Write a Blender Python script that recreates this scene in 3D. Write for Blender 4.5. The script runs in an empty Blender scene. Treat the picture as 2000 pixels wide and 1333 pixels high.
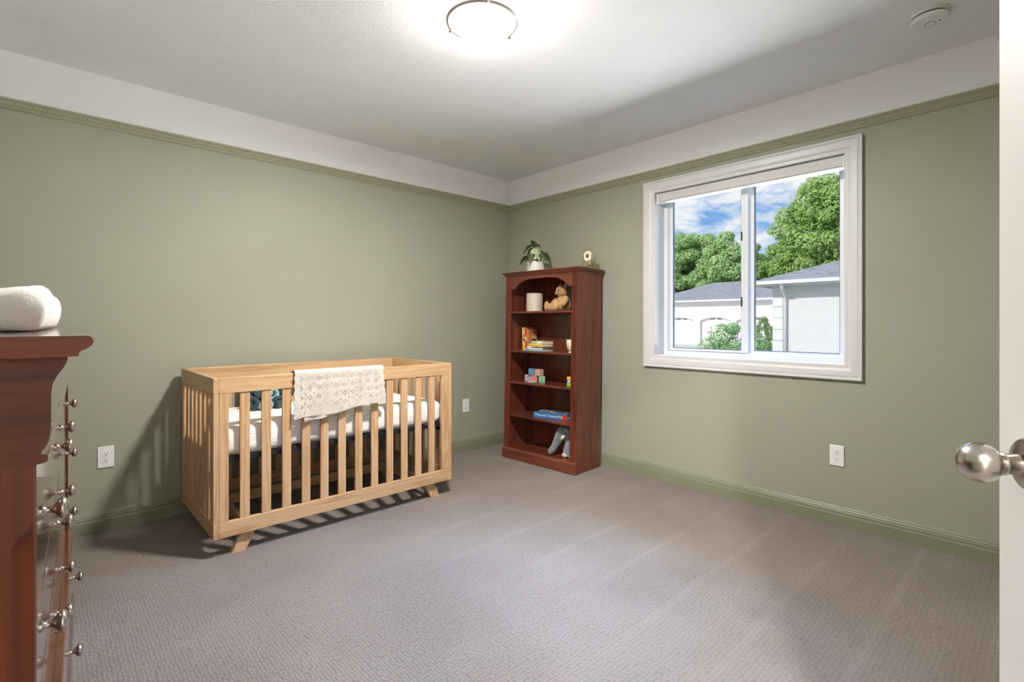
import bpy, bmesh, math, random
import numpy as np
from mathutils import Vector, Matrix, Euler

SC = bpy.context.scene
COL = SC.collection
random.seed(7)
RNG = np.random.default_rng(11)
R_ = math.radians
PI = math.pi

# ------------------------------------------------------------------ camera
cam_d = bpy.data.cameras.new('camera')
cam = bpy.data.objects.new('camera', cam_d)
COL.objects.link(cam)
cam_d.sensor_width = 36.0
cam_d.lens = 986.0 / 2000.0 * 36.0
cam_d.shift_y = -35.5 / 2000.0
cam_d.clip_start = 0.02
cam_d.clip_end = 400
cam.location = (0, 0, 1.114)
cam.rotation_euler = (PI / 2, 0, math.atan2(-0.6824, 0.731))
SC.camera = cam

# ------------------------------------------------------------------ world: blue sky with broken cloud
world = bpy.data.worlds.new('sky')
SC.world = world
world.use_nodes = True
wn = world.node_tree
wn.nodes.clear()
def W(t, **k):
    n = wn.nodes.new(t)
    for a, b in k.items(): setattr(n, a, b)
    return n
wout = W('ShaderNodeOutputWorld'); wbg = W('ShaderNodeBackground')
wtc = W('ShaderNodeTexCoord'); wsep = W('ShaderNodeSeparateXYZ')
wn.links.new(wtc.outputs['Generated'], wsep.inputs[0])
wramp = W('ShaderNodeValToRGB')
wramp.color_ramp.elements[0].position = 0.0
wramp.color_ramp.elements[0].color = (0.42, 0.66, 0.93, 1)
wramp.color_ramp.elements[1].position = 0.30
wramp.color_ramp.elements[1].color = (0.075, 0.29, 0.74, 1)
wn.links.new(wsep.outputs['Z'], wramp.inputs[0])
wmap = W('ShaderNodeMapping')
wmap.inputs['Scale'].default_value = (4.2, 4.2, 11.0)
wmap.inputs['Location'].default_value = (0.35, 0.1, 0.42)
wn.links.new(wtc.outputs['Generated'], wmap.inputs[0])
wno = W('ShaderNodeTexNoise')
wno.inputs['Scale'].default_value = 1.5
wno.inputs['Detail'].default_value = 8
wno.inputs['Roughness'].default_value = 0.62
wno.inputs['Distortion'].default_value = 0.35
wn.links.new(wmap.outputs[0], wno.inputs['Vector'])
wcr = W('ShaderNodeValToRGB')
wcr.color_ramp.elements[0].position = 0.40
wcr.color_ramp.elements[1].position = 0.56
wn.links.new(wno.outputs[0], wcr.inputs[0])
wmix = W('ShaderNodeMixRGB')
wmix.inputs[2].default_value = (0.93, 0.94, 0.97, 1)
wn.links.new(wcr.outputs[0], wmix.inputs[0])
wn.links.new(wramp.outputs[0], wmix.inputs[1])
wn.links.new(wmix.outputs[0], wbg.inputs['Color'])
wbg.inputs['Strength'].default_value = 0.9
wn.links.new(wbg.outputs[0], wout.inputs[0])

# ------------------------------------------------------------------ sun, added area lamps for daylight
def add_light(name, kind, loc, energy, color=(1, 1, 1), target=None, direction=None, **k):
    l = bpy.data.lights.new(name, kind)
    l.energy = energy; l.color = color
    for a, b in k.items(): setattr(l, a, b)
    o = bpy.data.objects.new(name, l); COL.objects.link(o)
    o.location = loc
    if target is not None: direction = Vector(target) - Vector(loc)
    if direction is not None:
        o.rotation_euler = Vector(direction).to_track_quat('-Z', 'Y').to_euler()
    return o
add_light('sun', 'SUN', (-6, 6, 12), 2.35, (1.0, 0.95, 0.88), direction=(0.72, -0.30, -0.46), angle=R_(0.6))
# daylight stand-in: area lamp added out of view, above what the window shows
add_light('daylight_fill', 'AREA', (10.5, 1.2, 6.4), 1150, (0.15, 0.46, 1.0), target=(3.2, 1.36, 1.4),
          shape='RECTANGLE', size=8.0, size_y=3.4, spread=R_(84))
# area lamp added below the view, brightening the ceiling as ground bounce would
add_light('ground_fill', 'AREA', (7.6, 1.36, -0.30), 1600, (0.95, 0.97, 1.0), direction=(-0.5, 0.0, 0.87),
          shape='RECTANGLE', size=8.0, size_y=3.6, spread=R_(140))

vs = SC.view_settings
vs.view_transform = 'Standard'; vs.look = 'None'
vs.exposure = 0.18; vs.gamma = 1.0
vs.use_curve_mapping = False
SC.cycles.use_denoising = True
SC.cycles.sample_clamp_indirect = 6.0
SC.cycles.use_adaptive_sampling = True
SC.cycles.adaptive_threshold = 0.15
SC.cycles.use_light_tree = False
SC.cycles.max_bounces = 7
SC.cycles.diffuse_bounces = 4
SC.cycles.transparent_max_bounces = 12

# ------------------------------------------------------------------ materials
MATS = {}
def srgb(r, g, b):
    f = lambda c: (c / 255 / 12.92) if c / 255 <= 0.04045 else ((c / 255 + 0.055) / 1.055) ** 2.4
    return (f(r), f(g), f(b), 1)
class NT:
    """small helper around a node tree"""
    def __init__(s, name):
        s.m = bpy.data.materials.new(name); s.m.use_nodes = True
        s.t = s.m.node_tree; s.n = s.t.nodes
        s.b = s.n['Principled BSDF']
    def new(s, t, **k):
        n = s.n.new(t)
        for a, b in k.items():
            if a.startswith('i_'):
                n.inputs[a[2:].replace('_', ' ')].default_value = b
            else: setattr(n, a, b)
        return n
    def link(s, a, b): s.t.links.new(a, b)
    def coord(s, scale=(1, 1, 1), kind='Object', rand=False):
        tc = s.new('ShaderNodeTexCoord'); mp = s.new('ShaderNodeMapping')
        mp.inputs['Scale'].default_value = scale
        s.link(tc.outputs[kind], mp.inputs[0])
        if rand:
            oi = s.new('ShaderNodeObjectInfo'); mu = s.new('ShaderNodeMath', operation='MULTIPLY')
            mu.inputs[1].default_value = 17.0
            s.link(oi.outputs['Random'], mu.inputs[0])
            cb = s.new('ShaderNodeCombineXYZ')
            for i in range(3): s.link(mu.outputs[0], cb.inputs[i])
            s.link(cb.outputs[0], mp.inputs['Location'])
        return mp.outputs[0]
    def math(s, op, a, b=None, c=None):
        n = s.new('ShaderNodeMath', operation=op)
        for i, v in enumerate((a, b, c)):
            if v is None: continue
            if isinstance(v, (int, float)): n.inputs[i].default_value = v
            else: s.link(v, n.inputs[i])
        return n.outputs[0]
    def ramp(s, fac, stops):
        r = s.new('ShaderNodeValToRGB')
        e = r.color_ramp.elements
        while len(e) < len(stops): e.new(0.5)
        for i, (p, c) in enumerate(stops):
            e[i].position = p; e[i].color = c
        s.link(fac, r.inputs[0]); return r.outputs[0]
    def mix(s, fac, a, b, mode='MIX'):
        n = s.new('ShaderNodeMixRGB', blend_type=mode)
        for i, v in enumerate((fac, a, b)):
            if isinstance(v, (int, float)): n.inputs[i].default_value = v
            elif isinstance(v, tuple): n.inputs[i].default_value = v
            else: s.link(v, n.inputs[i])
        return n.outputs[0]
    def bump(s, h, strength, dist):
        b = s.new('ShaderNodeBump')
        b.inputs['Strength'].default_value = strength; b.inputs['Distance'].default_value = dist
        s.link(h, b.inputs['Height']); s.link(b.outputs[0], s.b.inputs['Normal'])
    def set(s, **k):
        for a, v in k.items():
            i = s.b.inputs[a.replace('_', ' ')]
            if hasattr(v, 'is_linked') or hasattr(v, 'links'): s.link(v, i)
            else: i.default_value = v
        return s

def mat(name, color=None, rough=0.5, metal=0.0, var=0.06, nscale=6.0, bump=0.0, bscale=200.0, bdist=0.001,
        coat=0.0, spec=0.5, rand=False, sheen=0.0):
    """plain material: colour with a little noise variation and fine relief"""
    if name in MATS: return MATS[name]
    s = NT(name)
    v = s.coord(rand=rand)
    no = s.new('ShaderNodeTexNoise', i_Scale=nscale, i_Detail=4.0)
    s.link(v, no.inputs['Vector'])
    lo = tuple(c * (1 - var) for c in color[:3]) + (1,); hi = tuple(min(1, c * (1 + var)) for c in color[:3]) + (1,)
    s.set(Base_Color=s.ramp(no.outputs[0], [(0.3, lo), (0.7, hi)]), Roughness=rough, Metallic=metal)
    s.b.inputs['Specular IOR Level'].default_value = spec
    s.b.inputs['Coat Weight'].default_value = coat
    s.b.inputs['Coat Roughness'].default_value = 0.12
    if sheen: s.b.inputs['Sheen Weight'].default_value = sheen
    if bump:
        n2 = s.new('ShaderNodeTexNoise', i_Scale=bscale, i_Detail=3.0)
        s.link(v, n2.inputs['Vector']); s.bump(n2.outputs[0], bump, bdist)
    MATS[name] = s.m
    return s.m

def wood(name, axis, light, mid, dark, rough=0.4, coat=0.0, freq=1.0, spec=0.5, bump=0.08, stretch=14.0, nring=6.0):
    """wood with the grain running along axis (0, 1, 2)"""
    s = NT(name)
    sc = [1.0, 1.0, 1.0]; sc[axis] = 1.0 / stretch
    v = s.coord(tuple(sc), rand=True)
    no = s.new('ShaderNodeTexNoise', i_Scale=9.0 * freq, i_Detail=3.0, i_Distortion=0.4)
    s.link(v, no.inputs['Vector'])
    rings = s.math('FRACT', s.math('MULTIPLY', no.outputs[0], nring))
    fine = s.new('ShaderNodeTexNoise', i_Scale=160.0 * freq, i_Detail=3.0)
    s.link(v, fine.inputs['Vector'])
    c1 = s.ramp(rings, [(0.0, mid), (0.55, light), (0.86, dark), (1.0, mid)])
    c2 = s.mix(0.30, c1, s.ramp(fine.outputs[0], [(0.35, dark), (0.65, light)]))
    s.set(Base_Color=c2, Roughness=rough)
    s.b.inputs['Coat Weight'].default_value = coat
    s.b.inputs['Coat Roughness'].default_value = 0.06
    s.b.inputs['Specular IOR Level'].default_value = spec
    if bump: s.bump(fine.outputs[0], bump, 0.0006)
    MATS[name] = s.m
    return s.m

P_L, P_M, P_D = srgb(208, 174, 135), srgb(199, 162, 121), srgb(180, 137, 96)
pine_x = wood('pine along x', 0, P_L, P_M, P_D)
pine_y = wood('pine along y', 1, P_L, P_M, P_D)
pine_z = wood('pine along z', 2, P_L, P_M, P_D)
C_L, C_M, C_D = srgb(122, 62, 42), srgb(104, 48, 33), srgb(70, 30, 22)
cherry_x = wood('cherry along x', 0, C_L, C_M, C_D, 0.32, 0.35, 0.8)
cherry_y = wood('cherry along y', 1, C_L, C_M, C_D, 0.32, 0.35, 0.8)
cherry_z = wood('cherry along z', 2, C_L, C_M, C_D, 0.32, 0.35, 0.8)
D_L, D_M, D_D = srgb(100, 50, 27), srgb(82, 38, 21), srgb(50, 22, 14)
dress_x = wood('dresser wood along x', 0, D_L, D_M, D_D, 0.5, 0.0, 0.7, spec=0.2, stretch=22.0, nring=4.0)
dress_y = wood('dresser wood along y', 1, D_L, D_M, D_D, 0.14, 1.0, 0.7, bump=0.0)
dress_n = wood('dresser moulding wood', 1, D_L, D_M, D_D, 0.4, 0.15, 0.7, spec=0.3)
dress_z = wood('dresser wood along z', 2, D_L, D_M, D_D, 0.5, 0.0, 0.7, spec=0.2, stretch=22.0, nring=4.0)

def wall_mat():
    s = NT('sage wall paint below white frieze')
    geo = s.new('ShaderNodeNewGeometry'); sep = s.new('ShaderNodeSeparateXYZ')
    s.link(geo.outputs['Position'], sep.inputs[0])
    up = s.math('GREATER_THAN', sep.outputs['Z'], 2.18)
    v = s.coord()
    no = s.new('ShaderNodeTexNoise', i_Scale=1.7, i_Detail=3.0); s.link(v, no.inputs['Vector'])
    sage = s.ramp(no.outputs[0], [(0.3, srgb(159, 159, 141)), (0.7, srgb(163, 163, 145))])
    s.set(Base_Color=s.mix(up, sage, srgb(243, 241, 241)), Roughness=0.55)
    s.b.inputs['Specular IOR Level'].default_value = 0.35
    n2 = s.new('ShaderNodeTexNoise', i_Scale=260.0, i_Detail=2.0); s.link(v, n2.inputs['Vector'])
    s.bump(n2.outputs[0], 0.06, 0.001)
    return s.m
M_wall = wall_mat()
M_sage = mat('sage trim paint', srgb(133, 135, 112), 0.42, var=0.02)
M_ceil = mat('white textured ceiling paint', srgb(245, 245, 246), 0.8, var=0.015, bump=0.35, bscale=90, bdist=0.004)
M_white = mat('white trim paint', srgb(216, 214, 213), 0.38, var=0.012)
M_vinyl = mat('white vinyl', srgb(228, 232, 238), 0.3, var=0.01)
M_door = mat('white door paint', srgb(218, 215, 213), 0.4, var=0.012)
M_blind = mat('white blind rail', srgb(212, 209, 205), 0.5, var=0.01)
M_plate = mat('white plastic plate', srgb(240, 238, 236), 0.35, var=0.01)
M_slot = mat('dark slot', srgb(45, 42, 40), 0.6)
M_nickel = mat('brushed nickel', srgb(196, 190, 182), 0.24, 1.0, var=0.05, nscale=40)
M_black = mat('black painted metal', srgb(28, 29, 34), 0.45)
M_gasket = mat('dark glazing gasket', srgb(50, 56, 66), 0.5)

def carpet_mat():
    s = NT('patterned loop carpet')
    tc = s.new('ShaderNodeTexCoord')
    mp = s.new('ShaderNodeMapping'); mp.inputs['Scale'].default_value = (88.0, 62.0, 1.0)
    s.link(tc.outputs['Object'], mp.inputs[0])
    wob = s.new('ShaderNodeTexNoise', i_Scale=0.55, i_Detail=2.0); s.link(mp.outputs[0], wob.inputs['Vector'])
    add = s.new('ShaderNodeVectorMath', operation='MULTIPLY_ADD')
    s.link(wob.outputs['Color'], add.inputs[0]); add.inputs[1].default_value = (0.7, 0.7, 0); s.link(mp.outputs[0], add.inputs[2])
    vo = s.new('ShaderNodeTexVoronoi', voronoi_dimensions='2D', feature='F1')
    vo.inputs['Scale'].default_value = 1.0; vo.inputs['Randomness'].default_value = 0.45
    s.link(add.outputs[0], vo.inputs['Vector'])
    # loops: lighter at their centres, darker towards the gaps
    base = s.ramp(vo.outputs['Distance'], [(0.12, srgb(141, 129, 120)), (0.42, srgb(127, 115, 107)), (0.78, srgb(92, 82, 76))])
    # flecks of tan yarn
    fl = s.new('ShaderNodeTexNoise', i_Scale=34.0, i_Detail=2.0); s.link(tc.outputs['Object'], fl.inputs['Vector'])
    base = s.mix(s.ramp(fl.outputs[0], [(0.60, (0, 0, 0, 1)), (0.74, (0.55, 0.55, 0.55, 1))]), base, srgb(146, 124, 104))
    bl = s.new('ShaderNodeTexNoise', i_Scale=2.1, i_Detail=3.0); s.link(tc.outputs['Object'], bl.inputs['Vector'])
    base = s.mix(0.5, base, s.ramp(bl.outputs[0], [(0.35, srgb(118, 107, 99)), (0.65, srgb(135, 125, 118))]), 'MIX')
    # vacuum tracks: narrow stripes where the pile lies the other way
    sep = s.new('ShaderNodeSeparateXYZ'); s.link(tc.outputs['Object'], sep.inputs[0])
    bn = s.new('ShaderNodeTexNoise', i_Scale=1.3, i_Detail=1.0); s.link(tc.outputs['Object'], bn.inputs['Vector'])
    yy = s.math('ADD', sep.outputs['Y'], s.math('MULTIPLY', bn.outputs[0], 0.03))
    fr = s.math('FRACT', s.math('DIVIDE', yy, 0.30))
    st = s.math('SUBTRACT', 1.0, s.math('MULTIPLY', s.math('ABSOLUTE', s.math('SUBTRACT', fr, 0.5)), 12.0))
    st = s.math('MAXIMUM', st, 0.0)
    st = s.math('MULTIPLY', st, s.math('MULTIPLY', s.math('MINIMUM', s.math('MAXIMUM', s.math('SUBTRACT', sep.outputs['X'], 1.0), 0.0), 1.0), s.math('MULTIPLY', bl.outputs[0], 0.22)))
    base = s.mix(st, base, srgb(178, 168, 160))
    s.set(Base_Color=base, Roughness=0.95)
    s.b.inputs['Specular IOR Level'].default_value = 0.1
    s.b.inputs['Sheen Weight'].default_value = 0.15
    hgt = s.math('SUBTRACT', 1.0, vo.outputs['Distance'])
    fz = s.new('ShaderNodeTexNoise', i_Scale=420.0, i_Detail=2.0); s.link(tc.outputs['Object'], fz.inputs['Vector'])
    s.bump(s.math('ADD', hgt, s.math('MULTIPLY', fz.outputs[0], 0.35)), 0.75, 0.006)
    return s.m
M_carpet = carpet_mat()

def glass_mat():
    s = NT('window glass')
    s.n.remove(s.b)
    o = s.n['Material Output']
    tr = s.new('ShaderNodeBsdfTransparent'); tr.inputs[0].default_value = (0.97, 0.98, 0.98, 1)
    gl = s.new('ShaderNodeBsdfGlossy'); gl.inputs['Roughness'].default_value = 0.0
    fr = s.new('ShaderNodeFresnel'); fr.inputs[0].default_value = 1.03
    mx = s.new('ShaderNodeMixShader')
    s.link(fr.outputs[0], mx.inputs[0]); s.link(tr.outputs[0], mx.inputs[1]); s.link(gl.outputs[0], mx.inputs[2])
    s.link(mx.outputs[0], o.inputs[0])
    return s.m
M_glass = glass_mat()

def emit_mat(name, color, strength):
    s = NT(name)
    s.set(Base_Color=(0.9, 0.88, 0.82, 1), Roughness=0.4)
    s.b.inputs['Emission Color'].default_value = color
    s.b.inputs['Emission Strength'].default_value = strength
    return s.m

# ------------------------------------------------------------------ mesh helpers
def link(o): COL.objects.link(o); return o
def wmat(o):
    m = o.matrix_basis.copy()
    while o.parent is not None:
        o = o.parent; m = o.matrix_basis @ m
    return m
def empty(name, loc=(0, 0, 0), rz=0.0, rot=None, label=None, cat=None, group=None, kind=None):
    o = bpy.data.objects.new(name, None); link(o)
    o.empty_display_size = 0.05
    o.location = loc
    o.rotation_euler = rot if rot is not None else (0, 0, rz)
    tag(o, label, cat, group, kind)
    return o
def tag(o, label=None, cat=None, group=None, kind=None):
    if label: o['label'] = label
    if cat: o['category'] = cat
    if group: o['group'] = group
    if kind: o['kind'] = kind
    return o
def obj(name, bm, m, parent=None, smooth=False, world=False, auto=None):
    if world and parent is not None: bm.transform(wmat(parent).inverted())
    me = bpy.data.meshes.new(name)
    bmesh.ops.recalc_face_normals(bm, faces=bm.faces[:])
    bm.to_mesh(me); bm.free()
    for x in (m if isinstance(m, (list, tuple)) else [m]): me.materials.append(x)
    if smooth:
        me.shade_smooth()
        if auto is not None: me.set_sharp_from_angle(angle=R_(auto))
    o = bpy.data.objects.new(name, me); link(o)
    if parent is not None: o.parent = parent
    return o
def struct(name, bm, m, label=None, **k):
    o = obj(name, bm, m, **k); tag(o, label, None, None, 'structure'); return o
def nb(): return bmesh.new()
def box(bm, x0, x1, y0, y1, z0, z1, bev=0.0, seg=2, M=None):
    mx = Matrix.Translation(((x0 + x1) / 2, (y0 + y1) / 2, (z0 + z1) / 2)) @ Matrix.Diagonal((abs(x1 - x0), abs(y1 - y0), abs(z1 - z0), 1))
    r = bmesh.ops.create_cube(bm, size=1.0, matrix=mx)
    vs_ = r['verts']
    if bev > 0:
        es = list({e for v in vs_ for e in v.link_edges})
        rr = bmesh.ops.bevel(bm, geom=es, offset=bev, segments=seg, affect='EDGES', profile=0.5)
        vs_ = list({v for f in rr['faces'] for v in f.verts} | {v for v in vs_ if v.is_valid})
    if M is not None: bmesh.ops.transform(bm, matrix=M, verts=vs_)
    return bm
def B(*a, **k): return box(nb(), *a, **k)
def basis(d):
    d = Vector(d).normalized()
    a = Vector((0, 0, 1)) if abs(d.z) < 0.9 else Vector((1, 0, 0))
    u = d.cross(a).normalized(); v = d.cross(u).normalized()
    return d, u, v
def lathe(bm, prof, o=(0, 0, 0), d=(0, 0, 1), n=24, cap=True, arc=None):
    """profile of (radius, height) pairs turned round the axis d from o"""
    d, u, v = basis(d); o = Vector(o)
    rings = []
    for r, h in prof:
        if r <= 1e-6: rings.append([bm.verts.new(o + d * h)])
        else: rings.append([bm.verts.new(o + d * h + (u * math.cos(2 * PI * i / n) + v * math.sin(2 * PI * i / n)) * r) for i in range(n)])
    for a, b in zip(rings, rings[1:]):
        for i in range(n):
            j = (i + 1) % n
            if len(a) == 1 and len(b) == 1: continue
            if len(a) == 1: bm.faces.new((a[0], b[i], b[j]))
            elif len(b) == 1: bm.faces.new((a[i], a[j], b[0]))
            else: bm.faces.new((a[i], a[j], b[j], b[i]))
    if cap:
        for r in (rings[0], rings[-1]):
            if len(r) > 2: bm.faces.new(r)
    return bm
def cyl(bm, p0, p1, r, r2=None, n=16):
    p0, p1 = Vector(p0), Vector(p1)
    return lathe(bm, [(r, 0), (r if r2 is None else r2, (p1 - p0).length)], p0, p1 - p0, n)
def tube(bm, pts, radii, n=12, cap=True):
    pts = [Vector(p) for p in pts]
    if not isinstance(radii, (list, tuple)): radii = [radii] * len(pts)
    rings = []; up = None
    for i, p in enumerate(pts):
        t = (pts[min(i + 1, len(pts) - 1)] - pts[max(i - 1, 0)]).normalized()
        if up is None: _, up, _ = basis(t)
        up = (up - t * up.dot(t)).normalized(); w = t.cross(up)
        rings.append([bm.verts.new(p + (up * math.cos(2 * PI * k / n) + w * math.sin(2 * PI * k / n)) * radii[i]) for k in range(n)])
    for a, b in zip(rings, rings[1:]):
        for i in range(n): bm.faces.new((a[i], a[(i + 1) % n], b[(i + 1) % n], b[i]))
    if cap: bm.faces.new(rings[0]); bm.faces.new(rings[-1])
    return bm
def spline(pts, n=24):
    """Catmull-Rom through points (any dimension)"""
    P = [np.array(p, float) for p in pts]; P = [2 * P[0] - P[1]] + P + [2 * P[-1] - P[-2]]
    out = []; segs = len(P) - 3
    for k in range(n + 1):
        s = k / n * segs; i = min(int(s), segs - 1); t = s - i
        a, b, c, d = P[i:i + 4]
        out.append(0.5 * ((2 * b) + (c - a) * t + (2 * a - 5 * b + 4 * c - d) * t * t + (3 * b - a - 3 * c + d) * t ** 3))
    return out
def ball(bm, c, r, rot=None, u=20, v=14):
    r = (r, r, r) if isinstance(r, (int, float)) else r
    m = Matrix.Translation(c)
    if rot is not None: m = m @ Euler(rot).to_matrix().to_4x4()
    bmesh.ops.create_uvsphere(bm, u_segments=u, v_segments=v, radius=1.0, matrix=m @ Matrix.Diagonal((*r, 1)))
    return bm
def extr(bm, poly, axis, a, b):
    """2D polygon (in the two other axes, cyclic order) extruded from a to b along axis"""
    def P(u, v, w):
        return ((w, u, v), (u, w, v), (u, v, w))[axis]
    lo = [bm.verts.new(P(u, v, a)) for u, v in poly]; hi = [bm.verts.new(P(u, v, b)) for u, v in poly]
    bm.faces.new(lo); bm.faces.new(hi)
    n = len(poly)
    for i in range(n): bm.faces.new((lo[i], lo[(i + 1) % n], hi[(i + 1) % n], hi[i]))
    return bm
def text_mesh(name, s, size, m, parent, mtx, depth=0.0006, align='CENTER'):
    c = bpy.data.curves.new(name, 'FONT'); c.body = s; c.size = size; c.align_x = align; c.align_y = 'CENTER'; c.extrude = depth
    c.resolution_u = 3
    t = bpy.data.objects.new(name, c); link(t)
    dg = bpy.context.evaluated_depsgraph_get()
    me = bpy.data.meshes.new_from_object(t.evaluated_get(dg))
    bpy.data.objects.remove(t); bpy.data.curves.remove(c)
    me.transform(mtx); me.materials.clear(); me.materials.append(m); me.name = name
    o = bpy.data.objects.new(name, me); link(o); o.parent = parent
    return o
def dup(o, parent=None, name=None):
    c = o.copy(); link(c)
    if parent is not None: c.parent = parent
    for ch in list(o.children): dup(ch, c)
    return c

# ================================================================== THE ROOM
XB, YA, XC, YD, H = 3.2143, 3.478, -0.47, -0.335, 2.44
WY0, WY1, WZ0, WZ1 = 0.776, 1.942, 0.886, 2.040      # window opening
DX0, DX1, DZ = -0.41, 0.315, 2.03                     # doorway behind the camera
HALL_Y, HALL_X0, HALL_X1 = -1.75, -1.3, 1.5

floor = struct('floor', B(-1.5, XB + 0.1, HALL_Y - 0.1, YA + 0.1, -0.12, 0.0), M_carpet, 'grey beige patterned loop pile carpet')
ceiling = struct('ceiling', B(-1.5, XB + 0.2, HALL_Y - 0.1, YA + 0.2, H, H + 0.15), M_ceil, 'white textured ceiling')

def holed(bm, axis, a, b, o, i):
    """slab across axis from a to b with outer rectangle o and inner hole i, each (u0, u1, v0, v1)"""
    def P(u, v, w): return ((w, u, v), (u, w, v), (u, v, w))[axis]
    R = []
    for w in (a, b):
        for (u0, u1, v0, v1) in (o, i):
            R.append([bm.verts.new(P(u, v, w)) for u, v in ((u0, v0), (u1, v0), (u1, v1), (u0, v1))])
    oa, ia, ob, ib = R
    for k in range(4):
        j = (k + 1) % 4
        bm.faces.new((oa[k], oa[j], ia[j], ia[k])); bm.faces.new((ob[k], ob[j], ib[j], ib[k]))
        bm.faces.new((oa[k], oa[j], ob[j], ob[k])); bm.faces.new((ia[k], ia[j], ib[j], ib[k]))
    return bm
struct('wall_right', holed(nb(), 0, XB, XB + 0.22, (YD - 0.12, YA + 0.2, -0.02, H + 0.01), (WY0 - 0.012, WY1 + 0.012, WZ0 - 0.012, WZ1 + 0.012)), M_wall,
       'sage green window wall with white frieze')
struct('wall_back', B(XC - 0.12, XB + 0.01, YA, YA + 0.2, -0.02, H + 0.01), M_wall, 'sage green wall behind the crib')
struct('wall_left', B(XC - 0.12, XC, YD - 0.12, YA + 0.01, -0.02, H + 0.01), M_wall, 'sage green wall behind the dresser')
bm = nb()
box(bm, XC - 0.01, DX0, YD - 0.12, YD, -0.02, H + 0.01); box(bm, DX1, XB + 0.01, YD - 0.12, YD, -0.02, H + 0.01)
box(bm, DX0, DX1, YD - 0.12, YD, DZ, H + 0.01)
struct('wall_front', bm, M_wall, 'wall with the doorway')
struct('wall_hall', B(HALL_X0, HALL_X1, HALL_Y - 0.1, HALL_Y, -0.02, H + 0.01), M_ceil)
struct('wall_hall_left', B(HALL_X0 - 0.1, HALL_X0, HALL_Y - 0.1, YD, -0.02, H + 0.01), M_ceil)
struct('wall_hall_right', B(HALL_X1, HALL_X1 + 0.1, HALL_Y - 0.1, YD, -0.02, H + 0.01), M_ceil)

# picture rail: painted ogee moulding under the white frieze
def rail_profile():   # (distance from wall, z)
    return [(0, 2.158), (0.006, 2.158), (0.009, 2.163), (0.008, 2.168), (0.012, 2.173), (0.018, 2.180), (0.020, 2.186),
            (0.019, 2.190), (0.024, 2.193), (0.027, 2.198), (0.027, 2.203), (0.022, 2.207), (0, 2.207)]
def base_profile():
    return [(0, 0), (0.015, 0), (0.015, 0.058), (0.0135, 0.062), (0.0125, 0.066), (0.0125, 0.078), (0.0105, 0.0815), (0.0105, 0.088),
            (0.007, 0.093), (0.006, 0.099), (0.003, 0.103), (0, 0.103)]
def rail_bead(s):
    return s
M_rail = None
def rail_mat():
    s = NT('sage beaded moulding paint')
    v = s.coord((1, 1, 0))
    sep = s.new('ShaderNodeSeparateXYZ'); s.link(v, sep.inputs[0])
    w = s.math('SINE', s.math('MULTIPLY', s.math('ADD', sep.outputs['X'], sep.outputs['Y']), 2 * PI / 0.017))
    s.set(Base_Color=srgb(162, 161, 136), Roughness=0.42)
    s.bump(w, 0.35, 0.002)
    return s.m
M_rail = rail_mat()
bm = extr(nb(), [(YA - d, z) for d, z in rail_profile()], 0, XC, XB)
struct('trim_1', bm, M_rail, 'sage picture rail above the crib')
bm = extr(nb(), [(XB - d, z) for d, z in rail_profile()], 1, YD, YA)
struct('trim_2', bm, M_rail, 'sage picture rail above the window')
struct('baseboard_back', extr(nb(), [(YA - d, z) for d, z in base_profile()], 0, XC, XB), M_sage, 'sage painted baseboard behind the crib')
struct('baseboard_right', extr(nb(), [(XB - d, z) for d, z in base_profile()], 1, YD, YA), M_sage, 'sage painted baseboard under the window')

# ------------------------------------------------------------------ window
win = empty('window_1', (XB, (WY0 + WY1) / 2, WZ0 - 0.078), kind='structure', label='white sliding window with two panes and wide casing')
CW = 0.083
cas = [(0.0, 0.0), (0.010, 0.0), (0.013, 0.004), (0.013, 0.020), (0.016, 0.024), (0.019, 0.034), (0.020, 0.060), (0.017, 0.070), (0.022, 0.074), (0.022, CW), (0.0, CW)]
def casing(side):
    """mitred casing board: profile (depth into the room, distance out from the opening)"""
    bm = nb(); y0, y1, z0, z1 = WY0, WY1, WZ0, WZ1
    ends = []
    for e in (0, 1):
        ring = []
        for d, o in cas:
            c = {'b': ((y0 - o, z0 - o), (y1 + o, z0 - o)), 't': ((y0 - o, z1 + o), (y1 + o, z1 + o)),
                 'l': ((y1 + o, z0 - o), (y1 + o, z1 + o)), 'r': ((y0 - o, z0 - o), (y0 - o, z1 + o))}[side][e]
            ring.append(bm.verts.new((XB - d, c[0], c[1])))
        ends.append(ring)
    n = len(cas)
    for i in range(n): bm.faces.new((ends[0][i], ends[0][(i + 1) % n], ends[1][(i + 1) % n], ends[1][i]))
    bm.faces.new(ends[0]); bm.faces.new(ends[1])
    return bm
for sd in 'btlr': obj('casing', casing(sd), M_white, win, world=True)
FX = XB + 0.121                                        # front of the vinyl frame
jt = 0.012
for b_ in ((WY0 - jt, WY0, WZ0 - jt, WZ1 + jt), (WY1, WY1 + jt, WZ0 - jt, WZ1 + jt), (WY0, WY1, WZ0 - jt, WZ0), (WY0, WY1, WZ1, WZ1 + jt)):
    obj('jamb_board', B(XB - 0.004, XB + 0.20, *b_), M_white, win, world=True)
bm = holed(nb(), 0, FX, FX + 0.075, (WY0, WY1, WZ0, WZ1), (WY0 + 0.030, WY1 - 0.030, WZ0 + 0.026, WZ1 - 0.026))
holed(bm, 0, FX + 0.012, FX + 0.07, (WY0 + 0.028, WY1 - 0.028, WZ0 + 0.024, WZ1 - 0.024), (WY0 + 0.036, WY1 - 0.036, WZ0 + 0.031, WZ1 - 0.031))
obj('window_frame', bm, M_vinyl, win, world=True)
MY = 1.352                                             # meeting stiles
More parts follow.
